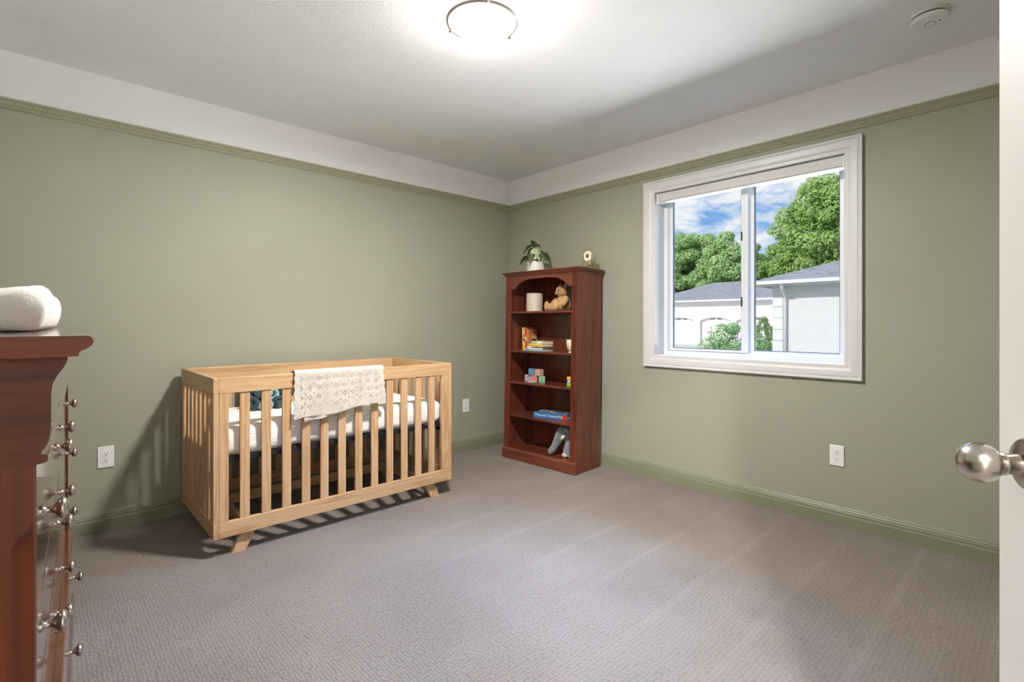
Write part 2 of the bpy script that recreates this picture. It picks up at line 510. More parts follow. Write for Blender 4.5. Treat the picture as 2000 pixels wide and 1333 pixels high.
def sash(y0, y1, z0, z1, x, sl, sr, sb, st):
    bm = holed(nb(), 0, x, x + 0.026, (y0, y1, z0, z1), (y0 + sr, y1 - sl, z0 + sb, z1 - st))
    s = obj('sash', bm, M_vinyl, win, world=True)
    g = holed(nb(), 0, x + 0.007, x + 0.019, (y0 + sr - 0.002, y1 - sl + 0.002, z0 + sb - 0.002, z1 - st + 0.002), (y0 + sr + 0.004, y1 - sl - 0.004, z0 + sb + 0.004, z1 - st - 0.004))
    obj('gasket', g, M_gasket, s, world=True)
    obj('pane', B(x + 0.011, x + 0.015, y0 + sr, y1 - sl, z0 + sb, z1 - st), M_glass, s, world=True)
    return s
s1 = sash(MY - 0.006, WY1 - 0.034, WZ0 + 0.028, WZ1 - 0.028, FX + 0.012, 0.030, 0.044, 0.018, 0.012)
s2 = sash(WY0 + 0.034, MY + 0.002, WZ0 + 0.028, WZ1 - 0.028, FX + 0.044, 0.034, 0.030, 0.018, 0.012)
for zc in (1.252, 1.68):
    obj('latch', B(FX + 0.006, FX + 0.020, MY + 0.030, MY + 0.040, zc - 0.03, zc + 0.03, 0.003), M_gasket, s1, world=True)

blind = empty('blind_headrail', (XB + 0.045, (WY0 + WY1) / 2, 1.972), label='white roller blind headrail tucked under the window head', cat='blind')
bm = extr(nb(), [(XB + 0.012, 2.036), (XB + 0.012, 1.982), (XB + 0.020, 1.974), (XB + 0.075, 1.972), (XB + 0.080, 2.036)], 1, WY0 + 0.012, WY1 - 0.014)
bm.verts.ensure_lookup_table()
for v in bm.verts: v.co = (v.co.x, v.co.y, v.co.z)
obj('valance', bm, M_blind, blind, world=True)
for y in (WY0 + 0.004, WY1 - 0.014): obj('end_cap', B(XB + 0.010, XB + 0.084, y, y + 0.010, 1.969, 2.038, 0.003), M_plate, blind, world=True)
obj('roller', cyl(nb(), (XB + 0.105, WY0 + 0.02, 2.015), (XB + 0.105, WY1 - 0.02, 2.015), 0.014), M_blind, blind, True, world=True, auto=40)
cg = empty('cord_guide', (XB + 0.09, WY0, 1.14), label='small clear cord holder on the right window jamb', cat='cord holder')
M_clear = mat('frosted clear plastic', srgb(236, 242, 244), 0.15, var=0.01, coat=0.5)
bm = nb(); box(bm, XB + 0.08, XB + 0.10, WY0, WY0 + 0.004, 1.10, 1.18, 0.0015)
obj('plate', bm, M_clear, cg, world=True)
bm = nb(); lathe(bm, [(0.012, 0.0), (0.012, 0.006), (0.005, 0.007), (0.005, 0.010), (0.011, 0.011), (0.011, 0.015)], (XB + 0.09, WY0 + 0.004, 1.135), (0, 1, 0), 16)
obj('wheel', bm, M_clear, cg, world=True)

# ------------------------------------------------------------------ door, standing half open beside the camera
FWD = Vector((0.6824, 0.731, 0)); RGT = Vector((0.731, -0.6824, 0))
def rd(r, d, z=0.0): return RGT * r + FWD * d + Vector((0, 0, z))
a_ = R_(15.0)
dn = (-RGT * math.cos(a_) + FWD * math.sin(a_)); dt = (RGT * math.sin(a_) + FWD * math.cos(a_))   # face normal, direction hinge -> latch
kb = rd(0.6198, 0.600)
latch = kb + dt * 0.060
hinge = latch - dt * 0.71
door = empty('door_1', (hinge.x, hinge.y, 0.012), rz=math.atan2(dt.y, dt.x), kind='structure', label='white interior door standing half open with nickel knob')
# local: x from hinge to latch, y = face normal seen by the camera
bm = nb()
for x0, x1, z0, z1 in ((0, 0.115, 0, 2.0), (0.595, 0.71, 0, 2.0), (0.115, 0.595, 0, 0.22), (0.115, 0.595, 0.86, 1.04), (0.115, 0.595, 1.88, 2.0)):
    box(bm, x0, x1, -0.035, 0.0, z0, z1)
obj('door_slab', bm, M_door, door)
for z0, z1 in ((0.22, 0.86), (1.04, 1.88)):
    bm = B(0.115, 0.595, -0.027, -0.008, z0, z1); box(bm, 0.165, 0.545, -0.032, -0.003, z0 + 0.05, z1 - 0.05, 0.004)
    obj('door_panel', bm, M_door, door)
for z in (0.2, 1.0, 1.8): obj('hinge', cyl(nb(), (-0.006, 0.004, z), (-0.006, 0.004, z + 0.09), 0.006), M_nickel, door, True, auto=40)
kz = 0.9445 - 0.012
def knob(sgn):
    prof = [(0.0325, 0.0), (0.0325, 0.004), (0.030, 0.0075), (0.022, 0.010), (0.0135, 0.011), (0.0125, 0.016), (0.0125, 0.028), (0.0140, 0.0295), (0.0140, 0.032), (0.0118, 0.0335),
            (0.0125, 0.036), (0.0175, 0.0385), (0.0215, 0.043), (0.0236, 0.050), (0.0236, 0.056), (0.0222, 0.062), (0.0190, 0.068), (0.0140, 0.0725), (0.0075, 0.0752), (0.0, 0.076)]
    y0 = 0.0 if sgn > 0 else -0.035
    rose = obj('rose', lathe(nb(), prof[:5] + [(0.0, 0.011)], (0.65, y0, kz), (0, sgn, 0), 40, False), M_nickel, door, True, auto=35)
    obj('knob', lathe(nb(), prof[5:], (0.65, y0, kz), (0, sgn, 0), 40), M_nickel, rose, True, auto=50)
knob(1); knob(-1)
obj('latch_plate', B(0.709, 0.7105, -0.030, -0.005, kz - 0.03, kz + 0.03), M_nickel, door)
# door casing round the doorway (behind the camera)
bm = nb()
for x0, x1, z0, z1 in ((DX0 - 0.05, DX0 + 0.002, 0, DZ + 0.06), (DX1 - 0.002, DX1 + 0.07, 0, DZ + 0.06), (DX0, DX1, DZ - 0.002, DZ + 0.06)):
    box(bm, x0, x1, YD, YD + 0.016, z0, z1)
struct('trim_3', bm, M_white, 'white casing round the doorway')

# ------------------------------------------------------------------ ceiling lamp
LX, LY = 1.361, 1.6425
lamp = empty('ceiling_lamp', (LX, LY, H), label='round frosted glass dome ceiling lamp, lit, with three small clips', cat='lamp')
obj('pan', lathe(nb(), [(0.095, 0.0), (0.095, -0.03), (0.105, -0.045), (0.0, -0.045)], (0, 0, 0), n=40), M_white, lamp, True, auto=40)
def dome_mat():
    s = NT('lit frosted glass')
    s.n.remove(s.b); o = s.n['Material Output']
    tr = s.new('ShaderNodeBsdfTransparent'); em = s.new('ShaderNodeEmission')
    em.inputs['Color'].default_value = (1.0, 0.95, 0.88, 1); em.inputs['Strength'].default_value = 130.0
    mx = s.new('ShaderNodeMixShader'); mx.inputs[0].default_value = 0.45
    s.link(tr.outputs[0], mx.inputs[1]); s.link(em.outputs[0], mx.inputs[2]); s.link(mx.outputs[0], o.inputs[0])
    return s.m
M_dome = dome_mat()
def bulb(name, loc, energy, color):
    return add_light(name, 'AREA', loc, energy, color, direction=(0, 0, -1), shape='DISK', size=0.19)
dome = []
for k in range(13):
    t = k / 12 * PI / 2
    dome.append((0.124 * math.cos(t), -0.062 - 0.058 * math.sin(t)))
obj('glass_dome', lathe(nb(), dome, n=48, cap=False), M_dome, lamp, True)
bulb('lamp_bulb', (LX, LY, H - 0.060), 116, (1.0, 0.97, 0.92))
M_rim = mat('satin glass rim', srgb(176, 172, 166), 0.3, var=0.01)
obj('glass_rim', lathe(nb(), [(0.122, -0.060), (0.150, -0.054), (0.152, -0.058), (0.150, -0.062), (0.124, -0.067), (0.122, -0.060)], n=48, cap=False), M_rim, lamp, True)
for a in (118, 240, 358):
    a = R_(a); ca, sa = math.cos(a), math.sin(a)
    bm = nb(); box(bm, 0.140, 0.156, -0.006, 0.006, -0.070, -0.046, 0.002); box(bm, 0.09, 0.148, -0.004, 0.004, -0.048, -0.044)
    bm.transform(Matrix.Rotation(a, 4, 'Z'))
    obj('clip', bm, M_nickel, lamp)
# added fill lamp, unseen in the hall, brightening the room from behind
hl = empty('hall_fill_lamp', (-0.95, -1.05, H), label='added round fill lamp on the unseen hall ceiling outside the doorway', cat='lamp')
obj('pan', lathe(nb(), [(0.095, 0.0), (0.095, -0.04), (0.0, -0.04)], n=32), M_white, hl, True, auto=40)
obj('glass_dome', lathe(nb(), [(r, z) for r, z in dome], n=32, cap=False), M_dome, hl, True)
bulb('hall_fill_light', (-0.95, -1.05, H - 0.058), 360, (1.0, 0.98, 0.95))

# ------------------------------------------------------------------ smoke alarm
sm = empty('smoke_alarm', (2.79, 0.36, H), label='round white smoke alarm on the ceiling', cat='smoke alarm')
obj('base', lathe(nb(), [(0.066, 0.0), (0.070, -0.004), (0.070, -0.010), (0.058, -0.012), (0.0, -0.012)], n=40), M_plate, sm, True, auto=30)
obj('vent_gap', lathe(nb(), [(0.060, -0.010), (0.060, -0.020)], n=40, cap=False), M_slot, sm, True)
obj('cover', lathe(nb(), [(0.060, -0.017), (0.066, -0.018), (0.067, -0.030), (0.062, -0.036), (0.030, -0.039), (0.0, -0.039)], n=40), M_plate, sm, True, auto=30)
M_grey = mat('grey plastic ring', srgb(150, 152, 156), 0.4)
bt = obj('test_button', lathe(nb(), [(0.0175, -0.037), (0.0175, -0.041), (0.014, -0.0425), (0.0, -0.043)], (0.008, 0, 0), n=28), M_plate, sm, True, auto=30)
obj('ring', lathe(nb(), [(0.0205, -0.0385), (0.0205, -0.0405), (0.0180, -0.0405), (0.0180, -0.0385)], (0.008, 0, 0), n=28, cap=False), M_grey, bt, True, auto=30)
obj('indicator', lathe(nb(), [(0.003, -0.038), (0.003, -0.0405), (0.0, -0.041)], (0.0, -0.034, 0), n=10), M_slot, sm)

# ------------------------------------------------------------------ outlets
def outlet(loc, rz, label):
    # local: plate in the xz plane, facing -y
    o = empty('wall_outlet', loc, rz=rz, label=label, cat='outlet', group='wall outlets')
    obj('cover_plate', B(-0.035, 0.035, -0.006, 0.0, -0.057, 0.057, 0.003), M_plate, o)
    for z in (-0.0195, 0.0195):
        bm = nb()
        poly = []
        for k in range(28):
            t = 2 * PI * k / 28
            poly.append((0.0172 * math.cos(t), max(-0.0135, min(0.0135, 0.0172 * math.sin(t))) + z))
        extr(bm, poly, 1, -0.0075, -0.004)
        r = obj('receptacle', bm, M_plate, o)
        for sx, w, hh in ((-0.0063, 0.0011, 0.0042), (0.0063, 0.0011, 0.0036)):
            obj('slot', B(sx - w, sx + w, -0.0079, -0.0070, z + 0.003 - hh, z + 0.003 + hh), M_slot, r)
        obj('slot', lathe(nb(), [(0.0026, 0), (0.0026, 0.0012)], (0, -0.0067, z - 0.0075), (0, -1, 0), 10), M_slot, r)
    obj('screw', lathe(nb(), [(0.003, 0), (0.003, 0.001), (0, 0.0014)], (0, -0.006, 0), (0, -1, 0), 10), M_plate, o)
    return o
outlet((0.256, YA, 0.392), 0, 'white duplex outlet between the dresser and the crib')
outlet((2.697, YA, 0.396), 0, 'white duplex outlet between the crib and the bookcase')
outlet((XB, 0.813, 0.381), -PI / 2, 'white duplex outlet low on the wall under the window')

# ================================================================== THE CRIB
CX0, CX1, CY0, CY1, CZ0, CZ1 = 0.590, 1.962, 2.680, 3.420, 0.092, 0.852
crib = empty('crib', ((CX0 + CX1) / 2, (CY0 + CY1) / 2, 0), label='natural pine slatted baby crib on splayed feet', cat='crib')
TH = 0.024; RT = 0.0745; RB = 0.073
def cp(name, bm, m, par=None): return obj(name, bm, m, par or crib, world=True)
bv = 0.0025
for x0, x1 in ((CX0, CX0 + TH), (CX1 - TH, CX1)):                   # end panels: rails show their end grain at the front
    cp('end_rail', B(x0, x1, CY0, CY1, CZ1 - RT, CZ1, bv), pine_y)
    cp('end_rail', B(x0, x1, CY0, CY1, CZ0, CZ0 + RB, bv), pine_y)
    for y0, y1 in ((CY0 + 0.001, CY0 + 0.066), (CY1 - 0.066, CY1 - 0.001)):
        cp('end_post', B(x0, x1, y0, y1, CZ0 + RB, CZ1 - RT, bv), pine_z)
    g = (CY1 - CY0 - 0.132 - 6 * 0.044) / 7
    for k in range(6):
        y = CY0 + 0.066 + g + k * (0.044 + g)
        cp('end_slat', B(x0 + 0.004, x1 - 0.004, y, y + 0.044, CZ0 + RB - 0.005, CZ1 - RT + 0.005, bv), pine_z)
for y0, y1 in ((CY0, CY0 + TH), (CY1 - TH, CY1)):
    xa, xb = CX0 + TH, CX1 - TH
    cp('side_rail', B(xa, xb, y0, y1, CZ1 - RT, CZ1, bv), pine_x)
    cp('side_rail', B(xa, xb, y0, y1, CZ0, CZ0 + RB, bv), pine_x)
    cp('corner_post', B(xa, CX0 + 0.066, y0 + 0.001, y1, CZ0 + RB, CZ1 - RT, bv), pine_z)
    cp('corner_post', B(CX1 - 0.075, xb, y0 + 0.001, y1, CZ0 + RB, CZ1 - RT, bv), pine_z)
    for k in range(12):
        x = 0.7055 + k * 0.0986
        cp('slat', B(x, x + 0.0445, y0 + 0.005, y1 - 0.005, CZ0 + RB - 0.005, CZ1 - RT + 0.005, bv), pine_z)
# splayed feet, screwed to a low base frame
def foot(xt, xb, yt, yb):
    bm = nb(); w = 0.031
    top = [bm.verts.new((xt + sx * w * 1.12, yt + sy * 0.015, CZ0 + 0.004)) for sx, sy in ((-1, -1), (1, -1), (1, 1), (-1, 1))]
    bot = [bm.verts.new((xb + sx * w, yb + sy * 0.015, 0.0)) for sx, sy in ((-1, -1), (1, -1), (1, 1), (-1, 1))]
    bm.faces.new(top); bm.faces.new(bot)
    for i in range(4): bm.faces.new((top[i], top[(i + 1) % 4], bot[(i + 1) % 4], bot[i]))
    return bm
for xt, xb in ((0.752, 0.704), (1.805, 1.850)):
    for yt, yb in ((2.722, 2.716), (3.30, 3.33)):
        f = cp('foot', foot(xt, xb, yt, yb), pine_z)
        cp('bolt', lathe(nb(), [(0.006, 0), (0.006, 0.0015), (0.0, 0.003)], (0.4 * xb + 0.6 * xt, yt - 0.018, 0.052), (0, -1, 0), 12), M_nickel, f)
cp('base_beam', B(0.68, 1.80, 3.235, 3.262, 0.070, 0.125, bv), pine_x)
cp('base_beam', B(0.745, 0.772, 2.74, 3.27, 0.070, 0.120, bv), pine_y)
cp('base_beam', B(1.785, 1.812, 2.74, 3.27, 0.070, 0.120, bv), pine_y)
# black steel mattress support
sup = cp('mattress_support', B(0.640, 1.915, 2.722, 2.742, 0.438, 0.462, 0.002), M_black)
cp('support_bar', B(0.640, 1.915, 3.360, 3.380, 0.438, 0.462, 0.002), M_black, sup)
for x in (0.640, 1.895): cp('support_bar', B(x, x + 0.02, 2.742, 3.360, 0.438, 0.462, 0.002), M_black, sup)
for k in range(9):
    x = 0.75 + k * 0.131
    cp('support_bar', B(x, x + 0.012, 2.742, 3.360, 0.450, 0.458), M_black, sup)
for x in (0.630, 1.905):
    for y in (2.735, 3.35): cp('bracket', B(x - 0.008, x + 0.028, y, y + 0.03, 0.415, 0.455, 0.002), M_black, sup)

# ------------------------------------------------------------------ mattress in a white fitted sheet
def sheet_mat():
    s = NT('white fitted sheet')
    v = s.coord()
    mp = s.new('ShaderNodeMapping'); mp.inputs['Scale'].default_value = (7, 9, 26); s.link(v, mp.inputs[0])
    no = s.new('ShaderNodeTexNoise', i_Scale=1.0, i_Detail=3.0, i_Distortion=0.8); s.link(mp.outputs[0], no.inputs['Vector'])
    s.set(Base_Color=srgb(240, 237, 235), Roughness=0.9)
    s.bump(no.outputs[0], 0.5, 0.012)
    return s.m
M_sheet = sheet_mat()
mt = empty('mattress', (1.276, 3.05, 0.462), label='crib mattress in a white fitted sheet', cat='mattress')
bm = B(0.636, 1.916, 2.718, 3.382, 0.463, 0.606, 0.040, 5)
bmesh.ops.subdivide_edges(bm, edges=[e for e in bm.edges if e.calc_length() > 0.2], cuts=24, use_grid_fill=True)
for v in bm.verts:                                         # slack, softly creased sheet
    k = math.sin(v.co.x * 23) * math.cos(v.co.z * 60 + v.co.x * 9)
    if v.co.y < 2.76: v.co.y += 0.004 * k
    if v.co.z > 0.58: v.co.z += 0.003 * math.sin(v.co.x * 17 + v.co.y * 11)
    if v.co.z < 0.49: v.co.z += 0.006 * math.sin(v.co.x * 14) + 0.002
obj('fitted_sheet', bm, M_sheet, mt, True, world=True)

# ------------------------------------------------------------------ dark teal curly soft toy on the mattress
M_teal = mat('dark teal plush', srgb(34, 66, 74), 0.9, var=0.35, nscale=60, bump=0.8, bscale=400, bdist=0.003, sheen=0.4)
M_tealhi = mat('pale teal plush edge', srgb(138, 170, 168), 0.9, var=0.2, nscale=60, bump=0.6, bscale=400, bdist=0.003, sheen=0.3)
toy = empty('soft_toy', (0.99, 3.21, 0.6125), label='dark teal curly soft toy lying on the crib mattress', cat='soft toy')
bm = nb(); ball(bm, (0, 0, 0.055), (0.085, 0.07, 0.052)); obj('body', bm, M_teal, toy, True)
lob = [(-0.085, -0.055, 0.035, 0.036), (-0.03, -0.085, 0.03, 0.036), (0.035, -0.08, 0.032, 0.038), (0.075, -0.05, 0.04, 0.034), (-0.055, -0.06, 0.09, 0.034),
       (0.005, -0.075, 0.085, 0.036), (0.055, -0.055, 0.095, 0.034), (-0.02, -0.04, 0.12, 0.036), (0.03, -0.02, 0.13, 0.034), (-0.09, 0.0, 0.06, 0.034), (0.09, 0.0, 0.06, 0.034), (-0.065, 0.0, 0.11, 0.03)]
for i, (x, y, z, r) in enumerate(lob):
    d = Vector((x, y - 0.03, z - 0.055)).normalized(); _, u, v = basis(d)
    sgn = 1 if i % 2 else -1
    pts = [Vector((x, y, z)) + (u * math.cos(t) + sgn * v * math.sin(t)) * (r * (1 - 0.09 * t)) + d * 0.004 * t for t in np.linspace(0, 7.0, 20)]
    o = obj('curl', tube(nb(), pts, [0.011 * (1 - 0.4 * k / 19) + 0.003 for k in range(20)], 8), M_tealhi if i % 4 == 1 else M_teal, toy, True)
    bm = nb(); ball(bm, Vector((x, y, z)) - d * 0.012, r * 0.8, u=12, v=8); obj('lobe', bm, M_teal, toy, True)

# ------------------------------------------------------------------ crocheted blanket over the front rail
def crochet_mat():
    s = NT('cream crocheted yarn')
    v = s.coord()
    mp = s.new('ShaderNodeMapping'); mp.inputs['Scale'].default_value = (1, 1, 1); s.link(v, mp.inputs[0])
    sep = s.new('ShaderNodeSeparateXYZ'); s.link(mp.outputs[0], sep.inputs[0])
    a = s.math('SINE', s.math('MULTIPLY', sep.outputs['X'], 2 * PI / 0.0075)); b = s.math('SINE', s.math('MULTIPLY', sep.outputs['Z'], 2 * PI / 0.0075))
    no = s.new('ShaderNodeTexNoise', i_Scale=30.0, i_Detail=4.0); s.link(v, no.inputs['Vector'])
    s.set(Base_Color=s.ramp(no.outputs[0], [(0.3, srgb(214, 201, 185)), (0.7, srgb(228, 219, 207))]), Roughness=0.95)
    s.b.inputs['Sheen Weight'].default_value = 0.2
    s.bump(s.math('ADD', s.math('MULTIPLY', a, b), s.math('MULTIPLY', no.outputs[0], 1.2)), 0.6, 0.003)
    return s.m
M_croch = crochet_mat()
blk = empty('crochet_blanket', (1.2, 2.67, 0.60), label='cream crocheted blanket draped over the front rail of the crib', cat='blanket')
def blanket(xl, xr, zl, zr, off, back, name):
    bm = nb(); NS = 108; c = 0.0046
    path = []                                             # (y, z) down the front, from the back over the rail
    zb = CZ1 - back
    for t in np.linspace(0, 1, max(2, int(back / c))): path.append((CY0 + TH + 0.005 + off, zb + back * t))
    for t in np.linspace(0, 1, 8)[1:-1]:
        a = t * PI
        path.append((CY0 + TH / 2 + math.cos(a) * (TH / 2 + 0.006 + off), CZ1 + 0.002 + math.sin(a) * (0.006 + off)))
    nback = len(path)
    drop = CZ1 - min(zl, zr); NF = int(drop / c)
    rows = []
    for i in range(NS + 1):
        s = i / NS; col = []
        x = xl + (xr - xl) * s
        zbot = zl + (zr - zl) * s + 0.006 * math.sin(s * 9 + 1) - 0.0045 * abs(math.sin(s * PI * 22))
        for (y, z) in path: col.append((x + 0.002 * math.sin(z * 60), y, z))
        for k in range(NF + 1):
            t = k / NF; z = CZ1 + (zbot - CZ1) * t
            y = CY0 - 0.007 - off - 0.008 * t * (1 + math.sin(s * 15 + t * 1.5) * 0.7)
            edge = 0.003 * math.sin(z * 150) * (1 if i < 4 or i > NS - 4 else 0)
            flare = (s - 0.4) * 0.020 * t
            col.append((x + edge + flare, y, z))
        rows.append([bm.verts.new(p) for p in col])
    m = len(rows[0])
    for i in range(NS):
        for k in range(m - 1):
            hole = False
            kk = k - nback
            if kk > 2:
                fx, fz = (i - 2) % 10, (kk - 3) % 11
                if 4 < i < NS - 4 and kk < NF - 4:
                    if (fx, fz) in ((4, 1), (4, 2), (2, 3), (6, 3), (2, 4), (6, 4), (4, 5), (4, 6)): hole = True
                    if fx == 9 and fz % 5 == 0: hole = True
            if not hole: bm.faces.new((rows[i][k], rows[i + 1][k], rows[i + 1][k + 1], rows[i][k + 1]))
    loose = [v for v in bm.verts if not v.link_faces]
    bmesh.ops.delete(bm, geom=loose, context='VERTS')
    o = obj(name, bm, M_croch, blk, True, world=True)
    sd = o.modifiers.new('thickness', 'SOLIDIFY'); sd.thickness = 0.0022; sd.offset = 0
    return o
blanket(0.956, 1.462, 0.612, 0.658, 0.006, 0.12, 'top_layer')
bl2 = blanket(1.010, 1.235, 0.592, 0.640, 0.0, 0.05, 'under_layer')

# ================================================================== THE BOOKCASE
BK_ROT = (0, R_(1.3), R_(2.2)); BK_O = Vector((2.829, 2.7525, 0.004))
bkm = Matrix.Translation(BK_O) @ Euler(BK_ROT).to_matrix().to_4x4()
case = empty('bookcase', BK_O, rot=BK_ROT, label='tall dark cherry bookcase with five open bays and an arched top', cat='bookcase')
# local: x = depth towards the wall, y = left, z = up; front plane x = 0
BW, BD, BH = 0.376, 0.310, 1.525
for s in (-1, 1):
    obj('side_panel', B(0.02, BD, s * BW, s * (BW - 0.022), 0.0, 1.500, 0.001), cherry_z, case)
    # fluted stile
    bm = nb(); y0, y1 = sorted((s * BW, s * 0.318))
    prof = [(0.024, y0), (0.010, y0)]
    n = 4; fw = (y1 - y0 - 0.016) / n
    for k in range(n):
        a = y0 + 0.008 + k * fw
        prof += [(0.010, a), (0.015, a + fw * 0.25), (0.015, a + fw * 0.7), (0.010, a + fw * 0.95)]
    prof += [(0.010, y1), (0.024, y1)]
    extr(bm, prof, 2, 0.075, 1.495)
    obj('fluted_stile', bm, cherry_z, case)
obj('back_panel', B(BD - 0.010, BD, -BW + 0.02, BW - 0.02, 0.02, 1.50), cherry_z, case)
obj('top_board', B(0.0, BD, -BW, BW, 1.497, 1.515), cherry_y, case)
# cornice: ogee moulding along the front, returned round the sides
cor = [(0.012, 1.490), (0.006, 1.492), (0.003, 1.497), (0.004, 1.500), (-0.003, 1.503), (-0.010, 1.511), (-0.014, 1.516), (-0.018, 1.518), (-0.018, BH), (0.03, BH)]
bm = nb(); ringsc = []
for x_end in (-1, 1):
    ringsc.append([bm.verts.new((x, x_end * (BW + (0.010 - x)), z)) for x, z in cor])
n = len(cor)
for i in range(n - 1): bm.faces.new((ringsc[0][i], ringsc[0][i + 1], ringsc[1][i + 1], ringsc[1][i]))
for k, s in ((0, -1), (1, 1)):
    back = [bm.verts.new((BD, s * (BW + (0.010 - x)) if x < 0.02 else s * (BW - 0.02), z)) for x, z in cor]
    for i in range(n - 1): bm.faces.new((ringsc[k][i], ringsc[k][i + 1], back[i + 1], back[i]))
box(bm, 0.0, BD, -BW, BW, 1.512, BH - 0.0005)
obj('cornice', bm, cherry_y, case)
# arched apron
bm = nb()
arch = []
for k in range(33):
    y = -0.318 + 0.636 * k / 32; q = abs(y) / 0.318
    if q > 0.88: z = 1.388
    else:
        t = q / 0.88
        z = 1.388 + 0.074 * (1 - max(0.0, (t - 0.42) / 0.58) ** 2.1) ** 0.75 + 0.004 * math.cos(t * PI)
    arch.append((y, z))
for (ya, za), (yb, zb) in zip(arch, arch[1:]):
    v = [bm.verts.new(p) for p in ((0.012, ya, za), (0.012, yb, zb), (0.012, yb, 1.497), (0.012, ya, 1.497))]
    w = [bm.verts.new((0.030, p.co.y, p.co.z)) for p in v]
    bm.faces.new(v); bm.faces.new(w); bm.faces.new((v[0], v[1], w[1], w[0]))
bmesh.ops.remove_doubles(bm, verts=bm.verts[:], dist=1e-5)
obj('arched_apron', bm, cherry_y, case)
# plinth with a small ogee on top
pl_ = [(0.010, 0.082), (0.006, 0.078), (0.000, 0.070), (-0.004, 0.066), (-0.004, 0.0), (0.02, 0.0), (0.02, 0.082)]
obj('plinth', extr(nb(), [(x, z) for x, z in pl_], 1, -BW - 0.006, BW + 0.006), cherry_y, case)
for s in (-1, 1): obj('plinth_return', B(0.02, 0.06, s * BW, s * (BW + 0.004), 0.0, 0.068), cherry_x, case)
SH = [1.205, 0.886, 0.628, 0.357]
for z in SH:
    obj('shelf', B(0.014, BD - 0.008, -BW + 0.022, BW - 0.022, z - 0.018, z, 0.004), cherry_y, case)
obj('shelf', B(0.012, BD - 0.008, -BW + 0.022, BW - 0.022, 0.066, 0.084, 0.002), cherry_y, case)
SHF = SH + [0.084]

def put(name, l, rz=0.0, rx=0.0, **k):
    """an Empty standing at the bookcase's local point l, turned by rz; its -x axis faces out of the case"""
    m = bkm @ Matrix.Translation(l) @ Matrix.Rotation(rz, 4, 'Z') @ Matrix.Rotation(rx, 4, 'X')
    return empty(name, m.to_translation(), rot=m.to_euler(), **k)

# ------------------------------------------------------------------ potted plant
M_pot = mat('matt white ceramic', srgb(238, 232, 224), 0.45, var=0.02)
M_soil = mat('potting soil', srgb(58, 46, 36), 0.95, var=0.3, nscale=80, bump=0.8, bscale=120, bdist=0.004)
def leaf_mat(name, c1, c2, sc=40):
    s = NT(name); v = s.coord(rand=True)
    no = s.new('ShaderNodeTexNoise', i_Scale=float(sc), i_Detail=3.0); s.link(v, no.inputs['Vector'])
    s.set(Base_Color=s.ramp(no.outputs[0], [(0.38, c1), (0.62, c2)]), Roughness=0.5)
    MATS[name] = s.m; return s.m
M_leaf = leaf_mat('dark green leaf', srgb(70, 84, 52), srgb(104, 116, 78))
M_leafp = leaf_mat('variegated pale leaf', srgb(150, 168, 116), srgb(206, 214, 170), 70)
plant = put('potted_plant', (0.14, 0.165, BH), label='small variegated leafy plant in a white pot on top of the bookcase', cat='plant')
obj('pot', lathe(nb(), [(0.0, 0.0), (0.078, 0.0), (0.079, 0.004), (0.066, 0.094), (0.063, 0.096), (0.060, 0.092), (0.060, 0.078), (0.0, 0.078)], n=36, cap=False), M_pot, plant, True, auto=40)
obj('soil', lathe(nb(), [(0.059, 0.080), (0.03, 0.086), (0.0, 0.087)], n=20, cap=False), M_soil, plant, True)
def leaf_blade(L, Wd, droop, n=8):
    bm = nb(); rows = []
    for k in range(n + 1):
        t = k / n
        w = Wd * (math.sin(PI * min(1, t * 0.92 + 0.08)) ** 0.8) * (1.25 - 0.55 * t)
        x = L * t * (1 - 0.15 * droop * t); z = -droop * L * t * t
        rows.append([bm.verts.new((x, -w, z + 0.18 * w)), bm.verts.new((x, 0, z)), bm.verts.new((x, w, z + 0.18 * w))])
    for a, b in zip(rows, rows[1:]):
        for i in (0, 1): bm.faces.new((a[i], a[i + 1], b[i + 1], b[i]))
    return bm
def add_leaf(par, base, az, el, L, Wd, droop, m, roll=0.0):
    bm = leaf_blade(L, Wd, droop)
    M = Matrix.Translation(base) @ Matrix.Rotation(az, 4, 'Z') @ Matrix.Rotation(-el, 4, 'Y') @ Matrix.Rotation(roll, 4, 'X')
    bm.transform(M)
    o = obj('leaf', bm, m, par, True)
    sd = o.modifiers.new('thickness', 'SOLIDIFY'); sd.thickness = 0.0012
    return o
stems = [(R_(100), 35, 0.13), (R_(75), 60, 0.15), (R_(160), 70, 0.17), (R_(-80), 50, 0.14), (R_(-110), 35, 0.13), (R_(200), 40, 0.12), (R_(-30), 55, 0.12), (R_(-95), 10, 0.10), (R_(120), 75, 0.19)]
for az, el, h_ in stems:
    tip = Vector((math.cos(az) * 0.045 * math.cos(R_(el)) * 2, math.sin(az) * 0.045 * math.cos(R_(el)) * 2, 0.085 + h_ * 0.8 * math.sin(R_(max(el, 25)))))
    obj('stem', tube(nb(), [(0, 0, 0.08), tuple(tip * 0.55 + Vector((0, 0, 0.05))), tuple(tip)], [0.0025, 0.002, 0.0015], 6), M_leaf, plant, True)
    add_leaf(plant, tip, az, R_(10), 0.085, 0.027, 1.0, M_leaf)
add_leaf(plant, (-0.042, -0.030, 0.196), PI + 0.75, R_(-66), 0.105, 0.040, 0.12, M_leafp)
add_leaf(plant, (-0.025, -0.055, 0.14), PI + 0.9, R_(-40), 0.05, 0.020, 0.5, M_leafp)
